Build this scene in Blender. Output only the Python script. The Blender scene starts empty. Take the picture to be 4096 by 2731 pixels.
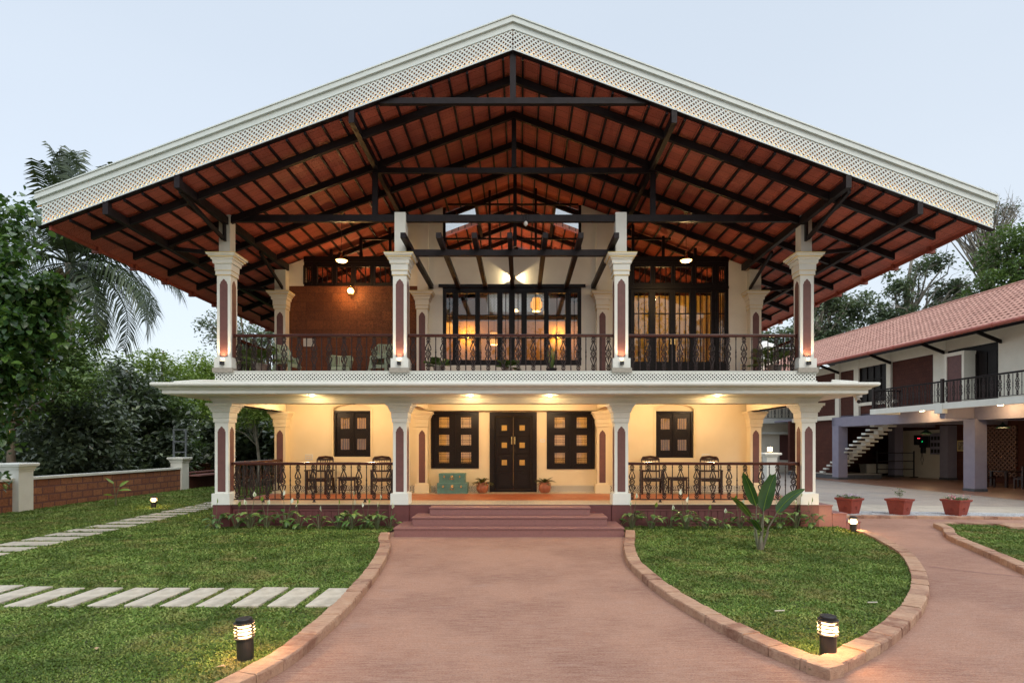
import bpy, bmesh, math, random
import numpy as np
from mathutils import Vector, Matrix, Euler
R = math.radians
rnd = random.Random(7)
sc = bpy.context.scene
COL = sc.collection
# ------------------------------------------------------------------ camera
cam_d = bpy.data.cameras.new('camera'); cam = bpy.data.objects.new('camera', cam_d); COL.objects.link(cam)
cam.location = (0, 0, 1.96); cam.rotation_euler = (R(90), 0, 0)
cam_d.lens = 20.25; cam_d.sensor_width = 36
cam_d.shift_x = -0.0081; cam_d.shift_y = 0.1016
cam_d.clip_start = 0.05; cam_d.clip_end = 2000
sc.camera = cam
# ------------------------------------------------------------------ sky
w = bpy.data.worlds.new('World'); sc.world = w; w.use_nodes = True
nt = w.node_tree; nt.nodes.clear()
N = nt.nodes.new; L = nt.links.new
out = N('ShaderNodeOutputWorld'); bg1 = N('ShaderNodeBackground'); bg2 = N('ShaderNodeBackground'); add = N('ShaderNodeAddShader')
sky = N('ShaderNodeTexSky'); sky.sky_type = 'NISHITA'; sky.sun_disc = False
sky.sun_elevation = R(38); sky.sun_rotation = R(150); sky.air_density = 1.2; sky.dust_density = 4.0; sky.altitude = 100
L(sky.outputs[0], bg1.inputs[0]); bg1.inputs[1].default_value = 0.05
tc = N('ShaderNodeTexCoord'); sep = N('ShaderNodeSeparateXYZ'); ramp = N('ShaderNodeValToRGB')
L(tc.outputs['Generated'], sep.inputs[0]); L(sep.outputs[2], ramp.inputs[0])
ramp.color_ramp.elements[0].position = 0.0; ramp.color_ramp.elements[0].color = (0.56, 0.59, 0.62, 1)
ramp.color_ramp.elements[1].position = 0.9; ramp.color_ramp.elements[1].color = (1.60, 1.64, 1.68, 1)
e = ramp.color_ramp.elements.new(0.3); e.color = (0.515, 0.55, 0.59, 1); e = ramp.color_ramp.elements.new(0.64); e.color = (0.485, 0.535, 0.585, 1)
nz = N('ShaderNodeTexNoise'); nz.inputs['Scale'].default_value = 1.6; nz.inputs['Detail'].default_value = 3
mp = N('ShaderNodeMapping'); mp.inputs['Scale'].default_value = (1, 1, 3); L(tc.outputs['Generated'], mp.inputs[0]); L(mp.outputs[0], nz.inputs[0])
mx = N('ShaderNodeMix'); mx.data_type = 'RGBA'; mx.blend_type = 'MIX'
mr = N('ShaderNodeMapRange'); L(nz.outputs[0], mr.inputs[0]); mr.inputs[1].default_value = .4; mr.inputs[2].default_value = .75; mr.inputs[4].default_value = .3
L(mr.outputs[0], mx.inputs[0]); L(ramp.outputs[0], mx.inputs[6]); mx.inputs[7].default_value = (0.57, 0.61, 0.645, 1)
L(mx.outputs[2], bg2.inputs[0]); bg2.inputs[1].default_value = 0.95
L(bg1.outputs[0], add.inputs[0]); L(bg2.outputs[0], add.inputs[1]); L(add.outputs[0], out.inputs[0])
# ------------------------------------------------------------------ sun (overcast)
sd = bpy.data.lights.new('sun', 'SUN'); sd.energy = 0.55; sd.angle = R(30); sd.color = (1.0, .96, .9)
so = bpy.data.objects.new('sun', sd); COL.objects.link(so)
so.rotation_euler = (R(52), 0, R(30))
sc.view_settings.view_transform = 'Standard'; sc.view_settings.look = 'None'
sc.view_settings.exposure = 0.37; sc.view_settings.gamma = 1.0
sc.cycles.max_bounces = 8; sc.cycles.diffuse_bounces = 4; sc.cycles.glossy_bounces = 3
sc.cycles.transparent_max_bounces = 12; sc.cycles.transmission_bounces = 4
sc.cycles.sample_clamp_indirect = 4.0; sc.cycles.sample_clamp_direct = 0.0
sc.cycles.caustics_reflective = False; sc.cycles.caustics_refractive = False
WARM = (1.0, .62, .26)
# ------------------------------------------------------------------ materials
def _n(t, k, **kw):
    n = t.nodes.new(k)
    for a, b in kw.items(): setattr(n, a, b)
    return n
def _base(name):
    m = bpy.data.materials.new(name); m.use_nodes = True
    t = m.node_tree; b = t.nodes['Principled BSDF']
    return m, t, b
def _coord(t, stretch=(1, 1, 1), kind='Object'):
    c = _n(t, 'ShaderNodeTexCoord'); m = _n(t, 'ShaderNodeMapping'); m.inputs['Scale'].default_value = stretch
    t.links.new(c.outputs[kind], m.inputs[0]); return m.outputs[0]
def _mix(t, f, a, b, mode='MIX'):
    m = _n(t, 'ShaderNodeMix', data_type='RGBA', blend_type=mode)
    for i, v in ((0, f), (6, a), (7, b)):
        if hasattr(v, 'is_output'): t.links.new(v, m.inputs[i])
        elif i == 0: m.inputs[0].default_value = v
        else: m.inputs[i].default_value = (*v, 1)
    return m.outputs[2]
def _noise(t, co, s, d=4, r=.55):
    n = _n(t, 'ShaderNodeTexNoise'); n.inputs['Scale'].default_value = s; n.inputs['Detail'].default_value = d
    n.inputs['Roughness'].default_value = r
    t.links.new(co, n.inputs[0]); return n.outputs[0]
def _range(t, v, a, b, c=0, d=1):
    m = _n(t, 'ShaderNodeMapRange'); t.links.new(v, m.inputs[0])
    for i, x in enumerate((a, b, c, d)): m.inputs[i + 1].default_value = x
    return m.outputs[0]
def _bump(t, b, h, strength, dist=.01):
    n = _n(t, 'ShaderNodeBump'); n.inputs['Strength'].default_value = strength; n.inputs['Distance'].default_value = dist
    t.links.new(h, n.inputs['Height']); t.links.new(n.outputs[0], b.inputs['Normal']); return n
def mat(name, c1, c2=None, ns=6, rough=.6, bump=0, bs=60, metal=0, spec=.5, stretch=(1, 1, 1), rng=(.35, .65), dist=.01, dirt=0, island=0):
    m, t, b = _base(name)
    b.inputs['Roughness'].default_value = rough; b.inputs['Metallic'].default_value = metal
    b.inputs['Specular IOR Level'].default_value = spec
    co = _coord(t, stretch)
    if c2 is None: c2 = tuple(x * .86 for x in c1)
    col = _mix(t, _range(t, _noise(t, co, ns), *rng), c1, c2)
    if dirt:
        col = _mix(t, _range(t, _noise(t, co, ns * .23, 6, .7), .48, .75, 0, dirt), col, tuple(x * .45 for x in c1))
    if island:
        g = _n(t, 'ShaderNodeNewGeometry'); v = _range(t, g.outputs['Random Per Island'], 0, 1, 1 - island, 1 + island)
        hs = _n(t, 'ShaderNodeHueSaturation'); t.links.new(v, hs.inputs['Value']); t.links.new(col, hs.inputs['Color']); col = hs.outputs[0]
    t.links.new(col, b.inputs['Base Color'])
    t.links.new(_range(t, _noise(t, co, ns * 3), .3, .7, rough * .85, min(1, rough * 1.15)), b.inputs['Roughness'])
    if bump: _bump(t, b, _noise(t, co, bs, 5), bump, dist)
    return m
def emit(name, c, s):
    m, t, b = _base(name); b.inputs['Base Color'].default_value = (.8, .8, .8, 1)
    b.inputs['Emission Color'].default_value = (*c, 1); b.inputs['Emission Strength'].default_value = s; return m
def brick(name, c1, c2, mortar, bw, bh, ms=.01, plane='xz', bump=.5, rough=.8, offset=.5, pits=0, spec=.3):
    m, t, b = _base(name); b.inputs['Roughness'].default_value = rough; b.inputs['Specular IOR Level'].default_value = spec
    c = _n(t, 'ShaderNodeTexCoord'); s = _n(t, 'ShaderNodeSeparateXYZ'); t.links.new(c.outputs['Object'], s.inputs[0])
    cb = _n(t, 'ShaderNodeCombineXYZ')
    if plane == 'xz':
        a = _n(t, 'ShaderNodeMath', operation='ADD'); t.links.new(s.outputs[0], a.inputs[0]); t.links.new(s.outputs[1], a.inputs[1])
        t.links.new(a.outputs[0], cb.inputs[0]); t.links.new(s.outputs[2], cb.inputs[1])
    elif plane == 'yx':
        t.links.new(s.outputs[1], cb.inputs[0]); t.links.new(s.outputs[0], cb.inputs[1])
    else:
        t.links.new(s.outputs[0], cb.inputs[0]); t.links.new(s.outputs[1], cb.inputs[1])
    br = _n(t, 'ShaderNodeTexBrick'); t.links.new(cb.outputs[0], br.inputs[0]); br.offset = offset
    br.inputs['Scale'].default_value = 1; br.inputs['Brick Width'].default_value = bw; br.inputs['Row Height'].default_value = bh
    br.inputs['Mortar Size'].default_value = ms; br.inputs['Mortar Smooth'].default_value = .3
    br.inputs['Color1'].default_value = (*c1, 1); br.inputs['Color2'].default_value = (*c2, 1); br.inputs['Mortar'].default_value = (*mortar, 1)
    nz = _noise(t, c.outputs['Object'], 9, 6, .7)
    col = _mix(t, _range(t, nz, .3, .7, 0, .55), br.outputs[0], tuple(x * .5 for x in c2), 'MIX')
    h = br.outputs[1]
    inv = _n(t, 'ShaderNodeMath', operation='SUBTRACT'); inv.inputs[0].default_value = 1; t.links.new(h, inv.inputs[1]); h = inv.outputs[0]
    if pits:
        p = _noise(t, c.outputs['Object'], 55, 3, .7); pr = _range(t, p, .38, .5)
        col = _mix(t, pr, tuple(x * .35 for x in c2), col)
        mm = _n(t, 'ShaderNodeMath', operation='MULTIPLY'); t.links.new(h, mm.inputs[0]); t.links.new(pr, mm.inputs[1]); h = mm.outputs[0]
    t.links.new(col, b.inputs['Base Color']); _bump(t, b, h, bump, .015)
    return m
def leafmat(name, c1, c2, c3, trans=.25, rough=.45, patch=.9, spec=.5):
    m, t, b = _base(name); b.inputs['Roughness'].default_value = rough; b.inputs['Specular IOR Level'].default_value = spec
    g = _n(t, 'ShaderNodeNewGeometry'); r = _n(t, 'ShaderNodeValToRGB'); t.links.new(g.outputs['Random Per Island'], r.inputs[0])
    r.color_ramp.elements[0].color = (*c1, 1); r.color_ramp.elements[1].color = (*c3, 1); e = r.color_ramp.elements.new(.55); e.color = (*c2, 1)
    nz = _noise(t, g.outputs['Position'], patch, 3)
    col = _mix(t, _range(t, nz, .35, .65, 0, .75), r.outputs[0], tuple(x * .5 for x in c1))
    t.links.new(col, b.inputs['Base Color'])
    if trans:
        tr = _n(t, 'ShaderNodeBsdfTranslucent'); ms = _n(t, 'ShaderNodeMixShader'); ms.inputs[0].default_value = trans
        br = _mix(t, .5, col, (c3[0] * 1.3, c3[1] * 1.5, c3[2] * .6)); t.links.new(br, tr.inputs[0])
        o = t.nodes['Material Output']; t.links.new(b.outputs[0], ms.inputs[1]); t.links.new(tr.outputs[0], ms.inputs[2]); t.links.new(ms.outputs[0], o.inputs[0])
    return m
def grassmat():
    m = leafmat('carpet_grass', (.075, .145, .026), (.145, .245, .046), (.34, .42, .13), .12, .6, 1.3, .2)
    t = m.node_tree; b = t.nodes['Principled BSDF']; old = b.inputs['Base Color'].links[0].from_socket
    g = _n(t, 'ShaderNodeNewGeometry'); f = _range(t, _noise(t, g.outputs['Position'], 1.7, 6, .75), .48, .64, 0, .85); q = _range(t, _noise(t, g.outputs['Position'], .45, 3, .6), .40, .62, .15, 1)
    mm = _n(t, 'ShaderNodeMath', operation='MULTIPLY'); t.links.new(f, mm.inputs[0]); t.links.new(q, mm.inputs[1])
    t.links.new(_mix(t, mm.outputs[0], old, (.27, .215, .085)), b.inputs['Base Color']); return m
def glass(name, tint=(.78, .76, .70), refl=.06):
    m = bpy.data.materials.new(name); m.use_nodes = True; t = m.node_tree; t.nodes.clear()
    o = _n(t, 'ShaderNodeOutputMaterial'); ms = _n(t, 'ShaderNodeMixShader'); tr = _n(t, 'ShaderNodeBsdfTransparent'); gl = _n(t, 'ShaderNodeBsdfGlossy')
    tr.inputs[0].default_value = (*tint, 1); gl.inputs['Roughness'].default_value = .015
    f = _n(t, 'ShaderNodeFresnel'); f.inputs[0].default_value = 1.5
    a = _n(t, 'ShaderNodeMath', operation='ADD'); t.links.new(f.outputs[0], a.inputs[0]); a.inputs[1].default_value = refl
    ge = _n(t, 'ShaderNodeNewGeometry'); iv = _n(t, 'ShaderNodeMath', operation='SUBTRACT'); iv.inputs[0].default_value = 1; t.links.new(ge.outputs['Backfacing'], iv.inputs[1]); ml = _n(t, 'ShaderNodeMath', operation='MULTIPLY'); t.links.new(a.outputs[0], ml.inputs[0]); t.links.new(iv.outputs[0], ml.inputs[1]); a = ml
    co = _coord(t); nn = _noise(t, co, 1.3, 2); bp = _n(t, 'ShaderNodeBump'); bp.inputs['Strength'].default_value = .03; t.links.new(nn, bp.inputs['Height'])
    t.links.new(bp.outputs[0], gl.inputs['Normal'])
    t.links.new(a.outputs[0], ms.inputs[0]); t.links.new(tr.outputs[0], ms.inputs[1]); t.links.new(gl.outputs[0], ms.inputs[2]); t.links.new(ms.outputs[0], o.inputs[0])
    return m
M = {}
M['white'] = mat('white_paint', (.74, .76, .71), (.70, .72, .67), 3, .6, .25, 60, dirt=.22)
M['barge'] = mat('barge_paint', (.66, .73, .71), (.62, .69, .67), 2, .45, .05, 90, dirt=.14, stretch=(1, 1, 3))
M['stub'] = mat('grey_white_plaster', (.62, .62, .56), (.57, .57, .51), 4, .7, .25, 140)
M['gold'] = mat('cream_yellow_trim', (.75, .60, .26), None, 5, .5)
M['cream'] = mat('cream_plaster', (.79, .67, .45), (.75, .63, .41), 1.6, .65, .3, 40, dirt=.10)
M['upper'] = mat('pale_plaster', (.78, .74, .63), (.74, .70, .59), 3, .65, .15, 130)
M['panel'] = mat('maroon_panel', (.15, .062, .055), (.125, .052, .047), 8, .55, .25, 160)
M['plinth'] = mat('plinth_maroon', (.14, .042, .040), (.115, .034, .034), 5, .55, .2, 90, dirt=.3)
M['base'] = mat('grey_stone_base', (.36, .33, .28), (.28, .26, .22), 25, .7, .2)
M['granite'] = mat('step_granite', (.27, .125, .112), (.20, .092, .085), 90, .5, .1, 200, dirt=.35)
M['wood'] = mat('dark_wood', (.0055, .0035, .0035), (.011, .006, .0055), 5, .42, .1, 40, spec=.22, stretch=(1, 1, 8))
M['steel'] = mat('dark_painted_steel', (.013, .010, .011), (.020, .015, .017), 6, .45, .08, 50, spec=.16)
M['iron'] = mat('cast_iron', (.030, .018, .017), (.02, .013, .012), 20, .5, .2, 150, spec=.3)
M['handrail'] = mat('polished_handrail', (.085, .022, .013), (.05, .014, .010), 6, .22, .05, 60, stretch=(.3, 1, 6))
M['chair'] = mat('chair_wood', (.025, .011, .009), (.045, .018, .013), 8, .3, .05)
M['terra'] = mat('red_oxide_floor', (.36, .11, .045), (.33, .098, .04), 2, .38, 0, 40, spec=.35)
M['drive'] = None
M['slab'] = mat('pale_stone_slab', (.50, .47, .40), (.40, .37, .30), 9, .75, .4, 70, dirt=.75, island=.06)
M['pot'] = mat('terracotta_planter', (.27, .05, .03), (.22, .04, .025), 9, .55, .1, dirt=.2)
M['black'] = mat('black_metal', (.014, .014, .016), None, 10, .45, .1)
M['brass'] = mat('brass', (.75, .50, .20), None, 10, .25, 0, metal=1)
M['trunk'] = mat('teal_painted_trunk', (.10, .24, .21), (.085, .20, .18), 7, .42, .1, dirt=.25)
M['jar'] = mat('brown_clay_jar', (.26, .06, .025), (.42, .17, .09), 34, .3, .4, 30)
M['green_plastic'] = mat('sage_green_plastic', (.30, .38, .27), None, 3, .42)
M['bark'] = mat('bark', (.11, .085, .06), (.20, .165, .12), 7, .9, .7, 25, stretch=(1, 1, .25), dist=.04)
M['palebark'] = mat('pale_bark', (.30, .28, .23), (.17, .15, .12), 5, .9, .5, 20, dist=.03)
M['soil'] = mat('soil', (.05, .03, .02), None, 20, .9, .5)
M['lilac'] = mat('lilac_grey_paint', (.27, .26, .34), (.24, .23, .31), 3, .65, .15)
M['darktile'] = brick('grey_skirting_tile', (.10, .11, .13), (.08, .09, .10), (.05, .05, .05), .4, .2, .008, 'xz', .2, .4)
M['concrete'] = mat('bare_concrete', (.36, .34, .30), (.28, .26, .22), 6, .85, .4, 50, dirt=.4)
M['curtain'] = leafmat('beige_curtain', (.55, .36, .18), (.6, .4, .2), (.65, .43, .22), .5, .8, 2, .1)
M['galv'] = mat('galvanised_steel', (.32, .36, .40), None, 10, .4, .1, metal=.6)
M['paper'] = mat('white_paper', (.62, .60, .55), None, 4, .7)
M['paperink'] = mat('paper_print', (.25, .25, .25), None, 4, .7)
M['plastic_white'] = mat('white_plastic', (.72, .72, .70), None, 5, .35)
M['rattan'] = emit('lit_rattan_shade', (1.0, .40, .06), 1.6)
M['gravel'] = mat('white_gravel', (.75, .78, .82), (.38, .40, .42), 60, .8, 1, 60, dist=.03)
M['laterite'] = brick('laterite_wall', (.215, .070, .028), (.135, .044, .020), (.060, .024, .013), .50, .27, .006, 'xz', .5, .6, pits=1)
M['laterite_dark'] = brick('dark_laterite_wall', (.13, .040, .026), (.10, .030, .020), (.06, .02, .014), .45, .25, .008, 'xz', .5, .75, pits=1)
M['laterite_garden'] = brick('garden_laterite', (.52, .23, .11), (.34, .135, .075), (.16, .078, .078), .46, .238, .028, 'xz', .7, .85, pits=1)
M['rooftile'] = brick('clay_roof_tiles', (.44, .20, .15), (.30, .12, .09), (.08, .035, .03), .22, .30, .022, 'xy', 1.0, .75, offset=.5)
M['glass'] = glass('window_glass')
M['glass_clear'] = glass('clear_glass', (.9, .9, .88), .0)
M['bulb'] = emit('warm_bulb', (1.0, .58, .18), 5)
M['bulb_soft'] = emit('warm_diffuser', (1.0, .70, .36), 5)
M['spot'] = emit('downlight_disc', (1.0, .78, .45), 14)
M['led'] = emit('led_strip', (1.0, .50, .16), 9)
M['red_led'] = emit('red_led', (1, .02, .05), 12)
M['yflower'] = mat('white_spathe', (.75, .78, .62), None, 5, .5)
M['pinkflower'] = mat('pink_petals', (.70, .18, .22), (.6, .35, .45), 40, .6)
M['mauveflower'] = mat('mauve_petals', (.42, .28, .50), (.6, .5, .65), 40, .6)
# driveway concrete : broomed streaks, blotches and stains
def drive_mat():
    m, t, b = _base('pink_broomed_concrete'); b.inputs['Roughness'].default_value = .72; b.inputs['Specular IOR Level'].default_value = .35
    c = _coord(t); cs = _coord(t, (1.6, 16, 1))
    big = _noise(t, c, .55, 5, .6); st = _noise(t, cs, 2.2, 5, .65); fine = _noise(t, c, 60, 4, .7)
    col = _mix(t, _range(t, big, .42, .58), (.44, .240, .165), (.29, .142, .098))
    col = _mix(t, _range(t, st, .42, .62, 0, .62), col, (.50, .325, .25))
    col = _mix(t, _range(t, fine, .46, .60, 0, .42), col, (.19, .085, .07))
    spk = _noise(t, c, 19, 6, .8); col = _mix(t, _range(t, spk, .52, .66, 0, .42), col, (.21, .11, .09)); sp2 = _noise(t, _coord(t, (1, 2.2, 1)), 34, 4, .8); col = _mix(t, _range(t, sp2, .50, .62, 0, .5), col, (.52, .36, .29)); col = _mix(t, _range(t, _noise(t, _coord(t, (2, 9, 1)), 7, 5, .7), .54, .70, 0, .35), col, (.56, .40, .32))
    st2 = _noise(t, _coord(t, (1, 3, 1)), 1.3, 6, .7)
    col = _mix(t, _range(t, st2, .58, .72, 0, .45), col, (.42, .30, .26))
    col = _mix(t, _range(t, _noise(t, _coord(t, (1.2, 2, 1)), .9, 6, .75), .60, .72, 0, .5), col, (.23, .10, .085))
    t.links.new(col, b.inputs['Base Color'])
    ridges = _noise(t, _coord(t, (1.0, 30, 1)), 3.0, 4, .6)
    mm = _n(t, 'ShaderNodeMath', operation='ADD'); t.links.new(ridges, mm.inputs[0]); t.links.new(fine, mm.inputs[1])
    _bump(t, b, mm.outputs[0], .9, .02); return m
M['drive'] = drive_mat()
def paver_mat():
    m, t, b = _base('courtyard_paving'); b.inputs['Roughness'].default_value = .6
    c = _n(t, 'ShaderNodeTexCoord')
    br = _n(t, 'ShaderNodeTexBrick'); mp = _n(t, 'ShaderNodeMapping'); mp.inputs['Rotation'].default_value = (0, 0, R(20)); t.links.new(c.outputs['Object'], mp.inputs[0]); t.links.new(mp.outputs[0], br.inputs[0])
    br.inputs['Scale'].default_value = 1; br.inputs['Brick Width'].default_value = .3; br.inputs['Row Height'].default_value = .15; br.inputs['Mortar Size'].default_value = .006
    br.inputs['Color1'].default_value = (.30, .28, .265, 1); br.inputs['Color2'].default_value = (.20, .19, .185, 1); br.inputs['Mortar'].default_value = (.12, .11, .10, 1)
    col = _mix(t, _range(t, _noise(t, c.outputs['Object'], .5, 4), .35, .65, 0, .5), br.outputs[0], (.36, .31, .26))
    t.links.new(col, b.inputs['Base Color']); _bump(t, b, br.outputs[1], -.3, .004); return m
M['paver'] = paver_mat()
M['flag'] = brick('pale_flagstones', (.50, .47, .41), (.44, .41, .35), (.20, .18, .16), 1.5, .9, .02, 'xy', .2, .6)
M['flag'].node_tree.nodes['Principled BSDF'].inputs['Specular IOR Level'].default_value = .4
def kerb_mat():
    m, t, b = _base('kerb_stone'); b.inputs['Roughness'].default_value = .8; b.inputs['Specular IOR Level'].default_value = .3
    g = _n(t, 'ShaderNodeNewGeometry'); r = _n(t, 'ShaderNodeValToRGB'); t.links.new(g.outputs['Random Per Island'], r.inputs[0])
    r.color_ramp.elements[0].color = (.19, .09, .063, 1); r.color_ramp.elements[1].color = (.43, .275, .18, 1)
    e = r.color_ramp.elements.new(.5); e.color = (.40, .235, .16, 1)
    c = _coord(t); cs = _coord(t, (3, 12, 12))
    col = _mix(t, _range(t, _noise(t, c, 5, 6, .7), .42, .62, 0, .6), r.outputs[0], (.50, .35, .25))
    col = _mix(t, _range(t, _noise(t, cs, 2.5, 6, .7), .5, .7, 0, .6), col, (.17, .08, .06))
    t.links.new(col, b.inputs['Base Color']); _bump(t, b, _noise(t, c, 45, 6, .7), .7, .02); return m
M['kerb'] = kerb_mat()
def ceil_mat():  # embossed red ceiling tiles seen from below
    m, t, b = _base('red_ceiling_tiles'); b.inputs['Roughness'].default_value = .5; b.inputs['Specular IOR Level'].default_value = .35
    c = _n(t, 'ShaderNodeTexCoord'); mp = _n(t, 'ShaderNodeMapping'); mp.inputs['Scale'].default_value = (1, 1, 0); t.links.new(c.outputs['Object'], mp.inputs[0])
    br = _n(t, 'ShaderNodeTexBrick'); t.links.new(mp.outputs[0], br.inputs[0]); br.offset = 0
    br.inputs['Scale'].default_value = 1; br.inputs['Brick Width'].default_value = .365; br.inputs['Row Height'].default_value = .24
    br.inputs['Mortar Size'].default_value = .004; br.inputs['Color1'].default_value = (.60, .155, .105, 1); br.inputs['Color2'].default_value = (.47, .115, .080, 1); br.inputs['Mortar'].default_value = (.06, .015, .01, 1)
    col = _mix(t, _range(t, _noise(t, c.outputs['Object'], 1.1, 5), .4, .68, 0, .5), br.outputs[0], (.16, .04, .035))
    # embossing: lozenge + ring pattern per tile
    def wave(sx, ph):
        s = _n(t, 'ShaderNodeMath', operation='MULTIPLY'); s.inputs[1].default_value = 2 * math.pi * sx; t.links.new(ph, s.inputs[0])
        q = _n(t, 'ShaderNodeMath', operation='COSINE'); t.links.new(s.outputs[0], q.inputs[0]); return q.outputs[0]
    sp = _n(t, 'ShaderNodeSeparateXYZ'); t.links.new(c.outputs['Object'], sp.inputs[0])
    a = wave(1 / .365, sp.outputs[0]); bb = wave(1 / .24, sp.outputs[1])
    ad = _n(t, 'ShaderNodeMath', operation='ADD'); t.links.new(a, ad.inputs[0]); t.links.new(bb, ad.inputs[1])
    s2 = _n(t, 'ShaderNodeMath', operation='MULTIPLY'); s2.inputs[1].default_value = 7; t.links.new(ad.outputs[0], s2.inputs[0])
    s3 = _n(t, 'ShaderNodeMath', operation='SINE'); t.links.new(s2.outputs[0], s3.inputs[0])
    col = _mix(t, _range(t, s3.outputs[0], .55, .95, 0, .28), col, (.50, .17, .11))
    t.links.new(col, b.inputs['Base Color']); _bump(t, b, s3.outputs[0], .5, .012); return m
M['ceil'] = ceil_mat()
def tileborder(name, c_bg, c_ink, s, thr=.3, plane='xz'):
    m, t, b = _base(name); b.inputs['Roughness'].default_value = .35
    c = _n(t, 'ShaderNodeTexCoord'); sp = _n(t, 'ShaderNodeSeparateXYZ'); t.links.new(c.outputs['Object'], sp.inputs[0])
    def trig(src, k, op):
        q = _n(t, 'ShaderNodeMath', operation='MULTIPLY'); q.inputs[1].default_value = 2 * math.pi * k; t.links.new(src, q.inputs[0])
        r = _n(t, 'ShaderNodeMath', operation=op); t.links.new(q.outputs[0], r.inputs[0]); return r.outputs[0]
    v = sp.outputs[2] if plane == 'xz' else sp.outputs[1]
    a = trig(sp.outputs[0], s, 'COSINE'); d = trig(v, s, 'COSINE')
    ad = _n(t, 'ShaderNodeMath', operation='ADD'); t.links.new(a, ad.inputs[0]); t.links.new(d, ad.inputs[1])
    q = _n(t, 'ShaderNodeMath', operation='MULTIPLY'); q.inputs[1].default_value = 5; t.links.new(ad.outputs[0], q.inputs[0])
    r = _n(t, 'ShaderNodeMath', operation='SINE'); t.links.new(q.outputs[0], r.inputs[0])
    nz = _noise(t, c.outputs['Object'], 30, 2)
    col = _mix(t, _range(t, r.outputs[0], thr, thr + .25), c_bg, c_ink)
    col = _mix(t, _range(t, nz, .5, .7, 0, .35), col, c_bg); t.links.new(col, b.inputs['Base Color']); return m
M['border'] = tileborder('patterned_skirting_tile', (.74, .68, .56), (.05, .035, .03), 4.2, .25)
M['bordertile'] = tileborder('patterned_floor_tile', (.52, .45, .34), (.30, .24, .17), 7, .3, 'xy')
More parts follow.
